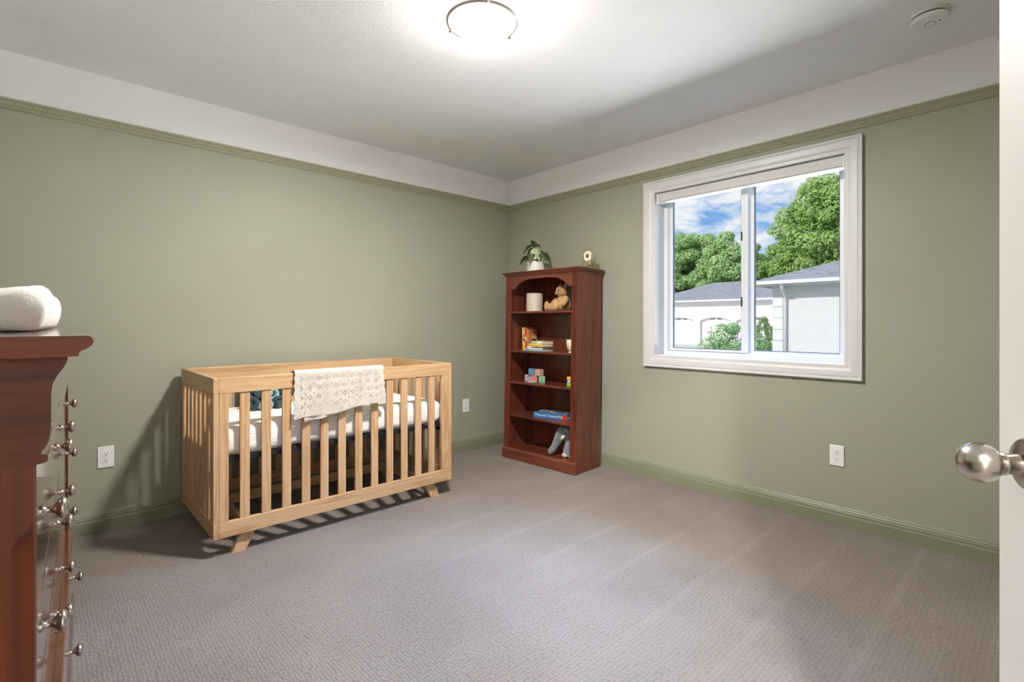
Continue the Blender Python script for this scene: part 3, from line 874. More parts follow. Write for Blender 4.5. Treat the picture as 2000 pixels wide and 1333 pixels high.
for az, el, z, L, wd in ((1.4, 20, 0.20, 0.10, 0.028), (1.9, 0, 0.185, 0.11, 0.026), (-1.5, 15, 0.19, 0.10, 0.026), (-1.3, -20, 0.15, 0.12, 0.026), (-1.9, 0, 0.17, 0.09, 0.026), (2.4, 40, 0.22, 0.07, 0.026), (3.4, 75, 0.215, 0.075, 0.028), (0.2, 50, 0.22, 0.07, 0.026)):
    add_leaf(plant, (-0.01, 0.0, z), az, R_(el), L, wd, 0.9, M_leaf)
M_pebble = mat('dark glazed pebble', srgb(60, 52, 44), 0.3)
for y in (-0.045, -0.02, 0.012, 0.04):
    bm = nb(); ball(bm, (-0.04 - 0.005 * math.cos(y * 90), y, 0.094), (0.012, 0.013, 0.010), u=10, v=8); obj('pebble', bm, M_pebble, plant, True)

# ------------------------------------------------------------------ small gilt table clock under a clear cover
M_gold = mat('polished pale brass', srgb(214, 186, 120), 0.18, 1.0, var=0.04)
M_dial = mat('white dial', srgb(244, 240, 232), 0.35, var=0.01)
clock = put('table_clock', (0.19, -0.340, BH), rz=R_(4), label='small gilt skeleton table clock on top of the bookcase', cat='clock')
obj('base', B(-0.032, 0.032, -0.044, 0.044, 0.0, 0.012, 0.003), M_gold, clock)
for y in (-0.035, 0.035):
    for x in (-0.022, 0.022): obj('pillar', cyl(nb(), (x, y, 0.012), (x, y, 0.105), 0.003, n=10), M_gold, clock, True, auto=40)
dl = obj('dial', lathe(nb(), [(0.0, 0.0), (0.036, 0.0), (0.038, 0.003), (0.036, 0.006), (0.0, 0.006)], (-0.012, 0.004, 0.100), (-1, 0, 0), 32), M_dial, clock, True, auto=30)
obj('dial_centre', lathe(nb(), [(0.016, 0.006), (0.016, 0.008), (0.0, 0.008)], (-0.012, 0.004, 0.100), (-1, 0, 0), 24), M_gold, dl, True, auto=30)
for ang, L in ((0.6, 0.024), (2.6, 0.017)):
    obj('clock_hand', tube(nb(), [(-0.0215, 0.004, 0.100), (-0.0215, 0.004 + L * math.sin(ang), 0.100 + L * math.cos(ang))], [0.0012, 0.0006], 6), M_slot, dl)
obj('movement', lathe(nb(), [(0.0, 0.0), (0.030, 0.0), (0.030, 0.014), (0.0, 0.014)], (0.004, 0.004, 0.100), (-1, 0, 0), 24), M_gold, clock, True, auto=30)
obj('pendulum_rod', cyl(nb(), (-0.004, -0.008, 0.03), (-0.004, -0.004, 0.075), 0.0015, n=8), M_gold, clock)
for k in range(4):
    a = k * PI / 2 + 0.4
    bm = nb(); ball(bm, (-0.004 + 0.014 * math.cos(a), -0.008 + 0.014 * math.sin(a), 0.030), 0.007, u=12, v=8); obj('pendulum_ball', bm, M_gold, clock, True)
bm = nb()
arcp = [(-0.040, 0.012), (-0.040, 0.108)] + [(-0.040 * math.cos(t), 0.108 + 0.038 * math.sin(t)) for t in np.linspace(0.2, PI - 0.2, 12)] + [(0.040, 0.108), (0.040, 0.012)]
inner = [(y * 0.94, z - (0.002 if z > 0.1 else 0)) for y, z in arcp]
for (a, b), (c, d) in zip(zip(arcp, arcp[1:]), zip(inner, inner[1:])):
    for x in (-0.030, 0.028):
        q = [bm.verts.new(p) for p in ((x, *a), (x, *b), (x, *d), (x, *c))]; w = [bm.verts.new((v.co.x + 0.002, v.co.y, v.co.z)) for v in q]
        bm.faces.new(q); bm.faces.new(w); bm.faces.new((q[0], q[1], w[1], w[0])); bm.faces.new((q[2], q[3], w[3], w[2]))
obj('arched_frame', bm, M_gold, clock)
bm = nb(); ball(bm, (0, 0, 0.150), (0.010, 0.014, 0.006), u=12, v=8); obj('finial', bm, M_gold, clock, True)

# ------------------------------------------------------------------ shelf one: canister and teddy bear
M_can = mat('cream ceramic', srgb(214, 200, 182), 0.5, var=0.02)
can = put('canister', (0.16, 0.190, SH[0]), label='plain cream cylindrical canister beside the teddy bear', cat='canister')
obj('body', lathe(nb(), [(0.0, 0.0), (0.066, 0.0), (0.069, 0.004), (0.069, 0.138), (0.067, 0.141)], n=40, cap=False), M_can, can, True, auto=35)
obj('lid', lathe(nb(), [(0.067, 0.1405), (0.070, 0.142), (0.070, 0.150), (0.067, 0.153), (0.0, 0.154)], n=40), M_can, can, True, auto=35)

M_bear = mat('honey plush', srgb(206, 160, 102), 0.95, var=0.16, nscale=45, bump=1.0, bscale=260, bdist=0.004, sheen=0.5)
M_bearh = mat('tan plush', srgb(176, 138, 96), 0.95, var=0.16, nscale=45, bump=1.0, bscale=260, bdist=0.004, sheen=0.5)
M_bead = mat('black bead', srgb(25, 20, 18), 0.15)
bear = put('teddy_bear', (0.165, -0.112, SH[0]), rz=R_(-24), label='honey coloured plush teddy bear sitting on the top shelf', cat='teddy bear')
def part(par, name, c, r, m, rot=None, u=22, v=16):
    bm = nb(); ball(bm, c, r, rot, u, v); return obj(name, bm, m, par, True)
bm = nb(); lathe(bm, [(0.0, 0.0), (0.045, 0.004), (0.064, 0.030), (0.062, 0.062), (0.050, 0.095), (0.034, 0.118), (0.0, 0.128)], n=24, cap=False)
obj('body', bm, M_bear, bear, True)
hd = part(bear, 'head', (-0.010, 0, 0.158), (0.050, 0.056, 0.050), M_bearh)
part(bear, 'muzzle', (-0.052, 0, 0.147), (0.022, 0.026, 0.020), M_bearh)
part(bear, 'nose', (-0.073, 0, 0.153), (0.006, 0.010, 0.007), M_bead, u=12, v=8)
for s in (-1, 1):
    part(bear, 'ear', (-0.004, s * 0.046, 0.200), (0.012, 0.020, 0.020), M_bearh)
    part(bear, 'eye', (-0.053, s * 0.020, 0.168), 0.0055, M_bead, u=12, v=8)
    # arm: tapered, hanging forward
    pts = spline([(0.0, s * 0.040, 0.108), (-0.015, s * 0.068, 0.092), (-0.035, s * 0.088, 0.070), (-0.048, s * 0.094, 0.052)], 12)
    rr = [float(q[0]) for q in spline([(0.018,), (0.024,), (0.025,), (0.014,)], 12)]
    bm = tube(nb(), pts, rr, 14); ball(bm, tuple(pts[-2]), 0.0215, u=14, v=10); obj('arm', bm, M_bear, bear, True)
    pts = spline([(-0.020, s * 0.036, 0.034), (-0.060, s * 0.056, 0.032), (-0.095, s * 0.072, 0.034)], 10)
    bm = tube(nb(), pts, [0.032 - 0.002 * abs(k - 5) / 5 for k in range(11)], 14); obj('leg', bm, M_bear, bear, True)
    part(bear, 'foot', (-0.108, s * 0.078, 0.040), (0.020, 0.034, 0.040), M_bear, (0, 0, s * -0.25))

# ------------------------------------------------------------------ shelf two: books and cup
def paper(name, rgb, r=0.55, **k): return mat(name, srgb(*rgb), r, var=k.pop('var', 0.08), nscale=30, **k)
M_page = mat('paper page edges', srgb(224, 208, 182), 0.9, var=0.12, nscale=200)
def standing_book(l, rz, lean, th, wd, ht, mc, label, msp=None):
    """standing upright: thickness along local y, spine faces -x, depth wd into +x"""
    b = put('book', l, rz=rz, rx=lean, label=label, cat='book', group='books on the second shelf')
    obj('cover_board', B(0, wd, 0, 0.0025, 0, ht, 0.0006), mc, b); obj('cover_board', B(0, wd, th - 0.0025, th, 0, ht, 0.0006), mc, b)
    sp = obj('spine', B(-0.0025, 0.0005, 0, th, 0, ht, 0.0008), msp or mc, b)
    obj('page_block', B(0.0, wd - 0.004, 0.0025, th - 0.0025, 0.003, ht - 0.003), M_page, b)
    return b, sp
M_yel = paper('yellow cover', (226, 186, 70)); M_pink = paper('pink red cover', (222, 78, 96)); M_org = paper('orange cover', (214, 140, 82))
M_bsage = paper('pale sage cover', (188, 196, 172)); M_ylw2 = paper('mustard cover', (230, 188, 92)); M_wht = paper('white cover', (238, 226, 212)); M_blu = paper('sky blue cover', (140, 186, 196))
M_ink1 = mat('blue ink', srgb(60, 78, 120), 0.6); M_ink2 = mat('red ink', srgb(186, 66, 60), 0.6); M_ink3 = mat('green ink', srgb(84, 120, 84), 0.6); M_ink4 = mat('cream ink', srgb(240, 222, 190), 0.6); M_ink5 = mat('black ink', srgb(40, 34, 32), 0.6); M_ink6 = mat('white ink', srgb(248, 246, 240), 0.6)
z2 = SH[1]
# books stand with their fore-edges to the left wall; covers partly face the room
b1, sp = standing_book((0.168, 0.290, z2), R_(5), R_(-3), 0.034, 0.125, 0.190, M_yel, 'tall yellow book at the left end of the upright books')
for k, mk in enumerate((M_ink6, M_ink5, M_ink2, M_ink6)): obj('spine_mark', B(-0.0032, -0.002, 0.010, 0.024, 0.045 + k * 0.033, 0.062 + k * 0.033), mk, sp)
b2, sp = standing_book((0.166, 0.2675, z2), R_(5), R_(-3), 0.022, 0.118, 0.180, M_pink, 'pink and red book standing between the yellow and orange books')
for k, mk in enumerate((M_ink2, M_ink6, M_ink2)): obj('spine_mark', B(-0.0032, -0.002, 0.006, 0.017, 0.03 + k * 0.05, 0.06 + k * 0.05), mk, sp)
b3, sp = standing_book((0.164, 0.2465, z2), R_(5), R_(-3), 0.020, 0.118, 0.174, M_org, 'orange picture book with LOVE lettering on its cover')
fm = lambda x, z: Matrix.Translation((x, -0.0006, z)) @ Matrix.Rotation(PI / 2, 4, 'X')
for i, (ch, mk) in enumerate(zip('LOVE', (M_ink1, M_ink2, M_ink1, M_ink3))):
    text_mesh('cover_lettering', ch, 0.034, mk, b3, fm(0.030 + i * 0.022, 0.145))
text_mesh('cover_lettering', 'hugs', 0.030, M_ink4, b3, fm(0.064, 0.112))
bm = nb()
for k, (dx, dz) in enumerate(((-0.018, 0), (0.0, 0.006), (0.016, 0.002))): ball(bm, (0.068 + dx, -0.0004, 0.078 + dz), (0.010, 0.0008, 0.012), u=12, v=8)
obj('cover_picture', bm, M_ink5, b3)
def flat_book(l, rz, th, ln, wd, mc, label, ms=None):
    """lying flat: spine along local y at x = 0, pages towards +x"""
    b = put('book', l, rz=rz, label=label, cat='book', group='books on the second shelf')
    obj('cover_board', B(0, wd, -ln, 0, 0, 0.002, 0.0005), mc, b); obj('cover_board', B(0, wd, -ln, 0, th - 0.002, th, 0.0005), mc, b)
    sp = obj('spine', B(-0.002, 0.0008, -ln, 0, 0, th, 0.0008), ms or mc, b)
    obj('page_block', B(0.0006, wd - 0.003, -ln + 0.003, -0.003, 0.002, th - 0.002), M_page, b)
    return b, sp
rz4 = R_(2)
zz = z2
f1, sp = flat_book((0.024, 0.168, zz), rz4, 0.017, 0.192, 0.13, M_blu, 'sky blue book at the bottom of the lying stack'); zz += 0.0172
obj('spine_mark', B(-0.0028, -0.0018, -0.05, -0.02, 0.004, 0.013), M_ink3, sp)
f2, sp = flat_book((0.030, 0.142, zz), rz4, 0.020, 0.160, 0.12, M_wht, 'white spined book second from the bottom of the lying stack'); zz += 0.0202
obj('spine_mark', B(-0.0028, -0.0018, -0.12, -0.04, 0.008, 0.012), M_ink5, sp)
f3, sp = flat_book((0.028, 0.124, zz), R_(-4), 0.022, 0.158, 0.12, M_ylw2, 'mustard yellow book third from the bottom of the lying stack'); zz += 0.0222
f4, sp = flat_book((0.034, 0.104, zz), R_(-3), 0.021, 0.136, 0.115, M_bsage, 'pale sage green book on top of the lying stack'); zz += 0.02
obj('spine_mark', B(-0.0028, -0.0018, -0.11, -0.07, 0.004, 0.017), M_ink6, sp)
M_cup = mat('pale cream porcelain', srgb(222, 214, 178), 0.35, var=0.02)
cup = put('cup', (0.075, -0.272, z2), label='pale cream footed cup at the right of the books', cat='cup')
obj('bowl', lathe(nb(), [(0.0, 0.010), (0.018, 0.008), (0.030, 0.022), (0.038, 0.055), (0.041, 0.098), (0.039, 0.098), (0.036, 0.055), (0.028, 0.024), (0.0, 0.016)], n=32, cap=False), M_cup, cup, True)
obj('foot_ring', lathe(nb(), [(0.024, 0.0), (0.024, 0.003), (0.018, 0.010), (0.0, 0.010)], n=32), M_cup, cup, True, auto=40)

# ------------------------------------------------------------------ shelf three: blocks, card, stacking toy
z3 = SH[2]
def block(l, rz, rgb, letter, label):
    m = mat('block ' + label, srgb(*rgb), 0.6, var=0.03)
    md = mat('relief ' + label, srgb(*[int(c * 0.82) for c in rgb]), 0.6, var=0.03)
    b = put('toy_block', l, rz=rz, label=label, cat='toy block', group='soft toy blocks on the third shelf')
    s = 0.026
    obj('cube', B(-s, s, -s, s, 0, 2 * s, 0.004, 3), m, b)
    text_mesh('relief', letter, 0.036, md, b, Matrix.Translation((-s - 0.0002, 0, s)) @ Matrix.Rotation(-PI / 2, 4, 'Z') @ Matrix.Rotation(PI / 2, 4, 'X'), 0.0014)
    text_mesh('relief', 'O', 0.036, md, b, Matrix.Translation((0, -s - 0.0002, s)) @ Matrix.Rotation(PI / 2, 4, 'X'), 0.0014)
    return b
block((0.150, 0.243, z3), R_(42), (178, 160, 184), 'T', 'lavender soft toy block at the left of the bottom row')
block((0.150, 0.166, z3), R_(30), (218, 128, 120), '9', 'coral soft toy block in the middle of the bottom row')
block((0.140, 0.080, z3), R_(46), (132, 188, 156), 'J', 'mint soft toy block at the right of the bottom row')
block((0.155, 0.205, z3 + 0.0525), R_(38), (92, 142, 180), '3', 'blue soft toy block on top at the left')
block((0.150, 0.118, z3 + 0.0525), R_(-2), (216, 172, 158), 'C', 'peach soft toy block on top at the right')
card = put('picture_disc', (0.062, 0.118, z3), label='small flat white and green disc in front of the toy blocks', cat='disc')
bm = nb(); lathe(bm, [(0.0, 0.0), (0.045, 0.0), (0.047, 0.003), (0.044, 0.007), (0.0, 0.007)], n=32); obj('disc', bm, mat('sage disc', srgb(128, 140, 126), 0.5), card, True, auto=35)
bm = nb(); lathe(bm, [(0.032, 0.007), (0.032, 0.009), (0.0, 0.010)], (0.004, 0.008, 0), n=28); obj('disc_top', bm, mat('white disc', srgb(232, 226, 216), 0.5), card, True, auto=35)
st = put('stacking_toy', (0.100, -0.262, z3), label='green, blue and orange stacking block toy at the right of the third shelf', cat='toy')
for k, (rgb, z0, z1) in enumerate((((148, 200, 60), 0.0, 0.026), ((70, 150, 190), 0.0265, 0.047), ((240, 184, 70), 0.0475, 0.073))):
    o = obj('layer', B(-0.028, 0.028, -0.03, 0.03, z0, z1, 0.003), mat('toy layer %s' % ('green', 'blue', 'orange')[k], srgb(*rgb), 0.4), st)
    if k == 1: obj('roundel', lathe(nb(), [(0.009, 0), (0.009, 0.002), (0, 0.002)], (-0.0275, 0.008, 0.037), (-1, 0, 0), 18), M_ink6, o)
obj('peg', B(-0.010, 0.010, -0.024, 0.0, 0.0725, 0.094, 0.003), mat('toy peg lime', srgb(176, 200, 96), 0.4), st)

# ------------------------------------------------------------------ shelf four: thick blue nursery book
z4 = SH[3]
M_bk = paper('royal blue cover', (58, 118, 178), 0.35); M_gilt = mat('gold print', srgb(226, 188, 110), 0.45, var=0.15, nscale=60); M_redp = mat('red print', srgb(214, 44, 48), 0.45)
bb = put('story_book', (0.058, 0.090, z4), rz=R_(13), label='thick blue nursery treasury book lying flat on the fourth shelf', cat='book')
LN, WD, TK = 0.292, 0.215, 0.040
obj('cover_board', B(0, WD, -LN, 0, 0, 0.003, 0.001), M_bk, bb); top = obj('cover_board', B(0, WD, -LN, 0, TK - 0.003, TK, 0.001), M_bk, bb)
sp = obj('spine', B(-0.003, 0.001, -LN, 0, 0, TK, 0.0015), M_bk, bb)
obj('page_block', B(0.001, WD - 0.004, -LN + 0.004, -0.004, 0.003, TK - 0.003), M_page, bb)
sm_ = lambda y, z: Matrix.Translation((-0.0032, y, z)) @ Matrix.Rotation(-PI / 2, 4, 'Z') @ Matrix.Rotation(PI / 2, 4, 'X')
text_mesh('spine_lettering', 'Nursery Treasury', 0.0265, M_ink6, sp, sm_(-0.130, 0.021))
for y in (-0.024, -0.232):
    bm = nb(); ball(bm, (-0.0032, y, 0.026), (0.0008, 0.005, 0.006), u=10, v=8); obj('spine_mark', bm, M_ink6, sp)
obj('spine_mark', B(-0.0036, -0.002, -LN + 0.004, -LN + 0.034, 0.001, TK - 0.001), M_redp, sp)
bm = nb(); ball(bm, (-0.0032, -0.250, 0.020), (0.0008, 0.010, 0.010), u=12, v=8); obj('spine_mark', bm, M_gilt, sp)
bm = nb(); lathe(bm, [(0.078, TK), (0.080, TK + 0.0012), (0.066, TK + 0.0012), (0.064, TK)], (0.105, -0.180, 0), n=40, cap=False); bm.transform(Matrix.Identity(4)); obj('cover_ring', bm, M_gilt, top)
bm = nb(); lathe(bm, [(0.042, TK), (0.044, TK + 0.0012), (0.034, TK + 0.0012), (0.032, TK)], (0.085, -0.055, 0), n=32, cap=False); obj('cover_ring', bm, M_gilt, top)
for k in range(9):
    a = k * 0.7; mk = (M_redp, M_ink3, M_ink5, M_gilt)[k % 4]
    bm = nb(); ball(bm, (0.105 + 0.045 * math.cos(a), -0.180 + 0.045 * math.sin(a), TK), (0.014, 0.014, 0.0012), u=10, v=6); obj('cover_picture', bm, mk, top)

# ------------------------------------------------------------------ bottom shelf: plush elephant
M_eleph = mat('grey plush', srgb(122, 126, 134), 0.95, var=0.2, nscale=70, bump=1.0, bscale=300, bdist=0.004, sheen=0.5)
M_ear = mat('pale pink plush', srgb(206, 190, 178), 0.95, var=0.08, nscale=60, bump=0.5, bscale=300, bdist=0.002, sheen=0.4)
M_tusk = mat('cream felt', srgb(232, 220, 196), 0.9)
el = put('plush_elephant', (0.150, -0.212, SHF[4]), rz=R_(4), label='grey plush elephant with a long trunk on the bottom shelf', cat='soft toy')
bm = nb(); ball(bm, (0.050, -0.012, 0.110), (0.080, 0.085, 0.078)); obj('body', bm, M_eleph, el, True)
def limb(par, name, pts, rr, m, n=16):
    P = spline(pts, 18); Rr = [max(0.002, float(q[0])) for q in spline([(r,) for r in rr], 18)]
    return obj(name, tube(nb(), P, Rr, n), m, par, True)
hd = limb(el, 'head', [(0.020, 0.000, 0.205), (-0.010, 0.030, 0.195), (-0.030, 0.060, 0.165), (-0.048, 0.082, 0.115), (-0.066, 0.104, 0.060), (-0.080, 0.130, 0.026), (-0.084, 0.140, 0.020)],
          [0.030, 0.050, 0.046, 0.033, 0.026, 0.024, 0.014], M_eleph, 20)
part(el, 'forehead', (0.000, 0.012, 0.182), (0.056, 0.054, 0.050), M_eleph)
for (x, y, z) in ((-0.0625, 0.014, 0.203), (-0.030, 0.074, 0.200)):
    e = part(el, 'eye', (x, y, z), 0.006, M_bead, u=12, v=8); 
part(el, 'eye_patch', (-0.0555, 0.014, 0.203), (0.006, 0.011, 0.009), M_tusk, u=12, v=8)
limb(el, 'tusk', [(-0.048, 0.022, 0.160), (-0.064, 0.028, 0.146), (-0.072, 0.036, 0.134)], [0.012, 0.012, 0.004], M_tusk, 10)
bm = nb(); ball(bm, (-0.030, -0.052, 0.140), (0.010, 0.030, 0.052), (0.2, 0.0, 0.2)); obj('ear', bm, M_ear, el, True)
bm = nb(); ball(bm, (-0.022, -0.054, 0.146), (0.010, 0.036, 0.058), (0.2, 0.0, 0.2)); obj('ear_back', bm, M_eleph, el, True)
for (x, y) in ((-0.040, -0.005), (-0.050, -0.075)):
    limb(el, 'leg', [(x + 0.05, y, 0.100), (x + 0.012, y, 0.070), (x - 0.006, y, 0.035), (x - 0.010, y, 0.006)], [0.034, 0.034, 0.031, 0.026], M_eleph)
    part(el, 'foot_pad', (x - 0.030, y + 0.006, 0.018), (0.014, 0.024, 0.018), M_ear)
limb(el, 'leg', [(0.09, 0.03, 0.09), (0.095, 0.035, 0.05), (0.095, 0.035, 0.004)], [0.033, 0.032, 0.028], M_eleph)

# ================================================================== THE DRESSER
ANG = math.atan2(-0.0477, 0.9989)
dr_o = Vector((0, 0, 0))
nvec = RGT * 0.763 + FWD * 0.647; uvec = RGT * -0.647 + FWD * 0.763
base_pt = uvec * 0.818 + nvec * -0.285
dr = empty('dresser', (base_pt.x, base_pt.y, 0), rz=ANG, label='dark cherry stained dresser with rows of nickel knobs', cat='dresser')
# local helpers: n = out of the front (x), c = along the length (y) measured from the camera's origin
def D(n): return n + 0.285
def Cc(c): return c - 0.818
C0, C1 = 0.818, 2.560
FN = -0.050                                                # drawer front plane
def dbox(n0, n1, c0, c1, z0, z1, bev=0.0): return B(D(n0), D(n1), Cc(c0), Cc(c1), z0, z1, bev)
topp = [(-0.545, 1.0985), (0.005, 1.0985), (0.0085, 1.0955), (0.009, 1.091), (0.007, 1.0865), (0.002, 1.0825), (-0.003, 1.0805), (-0.003, 1.0785), (-0.0045, 1.0785), (-0.0045, 1.0740), (-0.545, 1.0740)]
obj('top', extr(nb(), [(D(n), z) for n, z in topp], 1, Cc(0.800), Cc(2.578)), dress_y, dr)
for ca in (0.798, 2.578): obj('top_end', extr(nb(), [(D(n), z - 0.0003) for n, z in topp], 1, Cc(ca), Cc(ca) + 0.002), dress_x, dr)
fas = [(-0.53, 1.0740), (-0.0150, 1.0740), (-0.0150, 1.0685), (-0.0185, 1.0600), (-0.0240, 1.0510), (-0.0285, 1.0410), (-0.0298, 1.0300), (-0.0300, 0.9900), (-0.0312, 0.9760), (-0.0340, 0.9670), (-0.0385, 0.9605), (-0.0385, 0.9575),
       (-0.0340, 0.9570), (-0.0322, 0.9540), (-0.0322, 0.9505), (-0.0345, 0.9475), (-0.0450, 0.9455), (-0.53, 0.9455)]
obj('frieze', extr(nb(), [(D(n), z) for n, z in fas], 1, Cc(C0) + 0.002, Cc(C1) - 0.002), dress_y, dr)
for ca in (C0, C1 - 0.002): obj('frieze_end', extr(nb(), [(D(n), z) for n, z in fas], 1, Cc(ca), Cc(ca) + 0.002), dress_x, dr)
for c0, c1, s in ((C0, C0 + 0.055, 1), (C1 - 0.055, C1, -1)):
    # side: stile and rail frame with a recessed panel
    out = c0 if s > 0 else c1
    a, b = (out, out + 0.022) if s > 0 else (out - 0.022, out)
    for n0, n1, z0, z1 in ((-0.53, -0.47, 0.0, 0.9455), (-0.125, -0.075, 0.0, 0.9455), (-0.47, -0.125, 0.87, 0.9455), (-0.47, -0.125, 0.08, 0.17)):
        obj('side_frame', dbox(n0, n1, a, b, z0, z1, 0.001), dress_z if n1 - n0 < 0.1 else dress_x, dr)
    obj('side_panel', dbox(-0.475, -0.12, a + (0.006 if s > 0 else 0.004), b - (0.004 if s > 0 else 0.006), 0.165, 0.875), dress_z, dr)
    # front corner post with a stopped chamfer (lamb's tongue)
    bm = nb()
    lev = [(0.9455, 0.0), (0.880, 0.0), (0.872, 0.004), (0.862, 0.013), (0.855, 0.018), (0.848, 0.0185), (0.140, 0.0185), (0.130, 0.012), (0.120, 0.0), (0.0, 0.0)]
    rings = []
    for z, ch in lev:
        f0, f1 = (C0, C0 + 0.055) if s > 0 else (C1, C1 - 0.055)
        ch = max(ch, 0.0005) * s
        pts = [(-0.075, f0), (-0.0455 - abs(ch), f0), (-0.0455, f0 + ch), (-0.0455, f1), (-0.075, f1)]
        rings.append([bm.verts.new((D(n), Cc(c), z)) for n, c in pts])
    for ra, rb in zip(rings, rings[1:]):
        for i in range(5): bm.faces.new((ra[i], ra[(i + 1) % 5], rb[(i + 1) % 5], rb[i]))
    bm.faces.new(rings[0]); bm.faces.new(rings[-1])
    obj('corner_post', bm, dress_z, dr)
obj('back_panel', dbox(-0.53, -0.522, C0 + 0.02, C1 - 0.02, 0.05, 0.9455), dress_z, dr)
mid = 1.695
obj('face_frame', dbox(-0.085, -0.062, C0 + 0.05, C1 - 0.05, 0.05, 0.9455), dress_y, dr)
bm = extr(nb(), [(D(n), z) for n, z in ((-0.06, 0.0), (-0.030, 0.0), (-0.028, 0.06), (-0.034, 0.075), (-0.044, 0.082), (-0.06, 0.082))], 1, Cc(C0 - 0.004), Cc(C1 + 0.004))
obj('plinth', bm, dress_y, dr)
knob_bm = lathe(nb(), [(0.0085, 0.0), (0.0085, 0.002), (0.0055, 0.004), (0.0045, 0.008), (0.0048, 0.012), (0.0075, 0.016), (0.0130, 0.0195), (0.0160, 0.0235), (0.0160, 0.0265), (0.0135, 0.0300), (0.0080, 0.0322), (0.0, 0.0330)], (0, 0, 0), (1, 0, 0), 24)
kmesh = None
KN = (1.043, 1.558, 1.838, 2.372)
rows_ = [(0.708, 0.940, 0.829, FN), (0.562, 0.700, 0.654, FN), (0.352, 0.554, 0.446, FN), (0.092, 0.344, 0.209, FN + 0.016)]
for z0, z1, kz_, fn in rows_:
    for h_ in (0, 1):
        c0, c1 = (C0 + 0.058, mid - 0.004) if h_ == 0 else (mid + 0.004, C1 - 0.058)
        d_ = obj('drawer_front', dbox(-0.075, fn, c0, c1, z0, z1, 0.003), dress_y, dr)
        for kc in KN[2 * h_:2 * h_ + 2]:
            if kmesh is None:
                k_ = obj('knob', knob_bm, M_nickel, d_, True, auto=50); kmesh = k_.data
            else:
                k_ = bpy.data.objects.new('knob', kmesh); link(k_); k_.parent = d_
            k_.location = (D(fn), Cc(kc), kz_)

# ------------------------------------------------------------------ changing pad in a white cover, on the dresser
def towel_mat():
    s = NT('white terry cover')
    v = s.coord()
    no = s.new('ShaderNodeTexNoise', i_Scale=5.0, i_Detail=3.0); s.link(v, no.inputs['Vector'])
    fz = s.new('ShaderNodeTexNoise', i_Scale=240.0, i_Detail=2.0); s.link(v, fz.inputs['Vector'])
    s.set(Base_Color=srgb(242, 239, 236), Roughness=0.95)
    s.bump(s.math('ADD', no.outputs[0], s.math('MULTIPLY', fz.outputs[0], 0.12)), 0.6, 0.012)
    return s.m
M_pad = towel_mat()
PC = uvec * 1.60 + nvec * -0.245
pad = empty('changing_pad', (PC.x, PC.y, 1.0985), rz=ANG, label='white covered contoured changing pad on top of the dresser', cat='changing pad')
bm = nb(); NX, NY = 28, 40; Wp, Lp = 0.20, 0.40; rows_p = []
def pad_h(a, b):
    # a across (-1..1), b along (-1..1): raised rolled sides, dipped middle
    return 0.058 + 0.032 * min(1.0, abs(a) ** 1.5 * 1.35) + 0.008 * math.sin(b * 5 + a * 3)
sec = []
for i in range(NY + 1):
    b = -1 + 2 * i / NY
    yb = Lp * math.copysign(1 - (1 - abs(b)) ** 1.0, b)
    endt = min(1.0, (1 - abs(b)) / 0.14); er = math.sqrt(max(0.0, 1 - (1 - endt) ** 2)); er = 0.62 + 0.38 * er if abs(b) < 1 else 0.60
    ring = []
    for k in range(NX + 1):
        a = -1 + 2 * k / NX
        edge = min(1.0, (1 - abs(a)) / 0.14); eh = math.sqrt(max(0.0, 1 - (1 - edge) ** 2))
        z = 0.012 + (pad_h(a, b) - 0.012) * (0.60 + 0.40 * eh) * er
        ring.append((a * Wp * (0.97 + 0.03 * er), yb, z))
    for k in range(NX + 1):
        a = 1 - 2 * k / NX
        ring.append((a * Wp * 0.93, yb * 0.97, 0.001))
    sec.append([bm.verts.new(p) for p in ring])
m_ = len(sec[0])
for ra, rb in zip(sec, sec[1:]):
    for k in range(m_): bm.faces.new((ra[k], ra[(k + 1) % m_], rb[(k + 1) % m_], rb[k]))
bm.faces.new(sec[0]); bm.faces.new(sec[-1])
po = obj('padded_cover', bm, M_pad, pad, True)
sb = po.modifiers.new('soft', 'SUBSURF'); sb.levels = 1; sb.render_levels = 1

# ================================================================== OUTSIDE
GZ = -0.75
def brick_mat(name, c1, c2, mortar, sx, sy):
    s = NT(name)
    geo = s.new('ShaderNodeNewGeometry'); sep = s.new('ShaderNodeSeparateXYZ'); s.link(geo.outputs['Position'], sep.inputs[0])
    cb = s.new('ShaderNodeCombineXYZ')
    s.link(s.math('ADD', sep.outputs['X'], sep.outputs['Y']), cb.inputs[0]); s.link(sep.outputs['Z'], cb.inputs[1])
    br = s.new('ShaderNodeTexBrick')
    br.inputs['Color1'].default_value = c1; br.inputs['Color2'].default_value = c2; br.inputs['Mortar'].default_value = mortar
    br.inputs['Scale'].default_value = 1.0; br.inputs['Brick Width'].default_value = sx; br.inputs['Row Height'].default_value = sy
    br.inputs['Mortar Size'].default_value = 0.008
    s.link(cb.outputs[0], br.inputs['Vector'])
    s.set(Base_Color=br.outputs['Color'], Roughness=0.85)
    s.bump(br.outputs['Fac'], -0.5, 0.01)
    return s.m
M_brick = brick_mat('white painted brick', srgb(238, 235, 234), srgb(234, 231, 230), srgb(224, 221, 220), 0.22, 0.075)
M_stucco = mat('white stucco', srgb(240, 238, 236), 0.9, var=0.02)
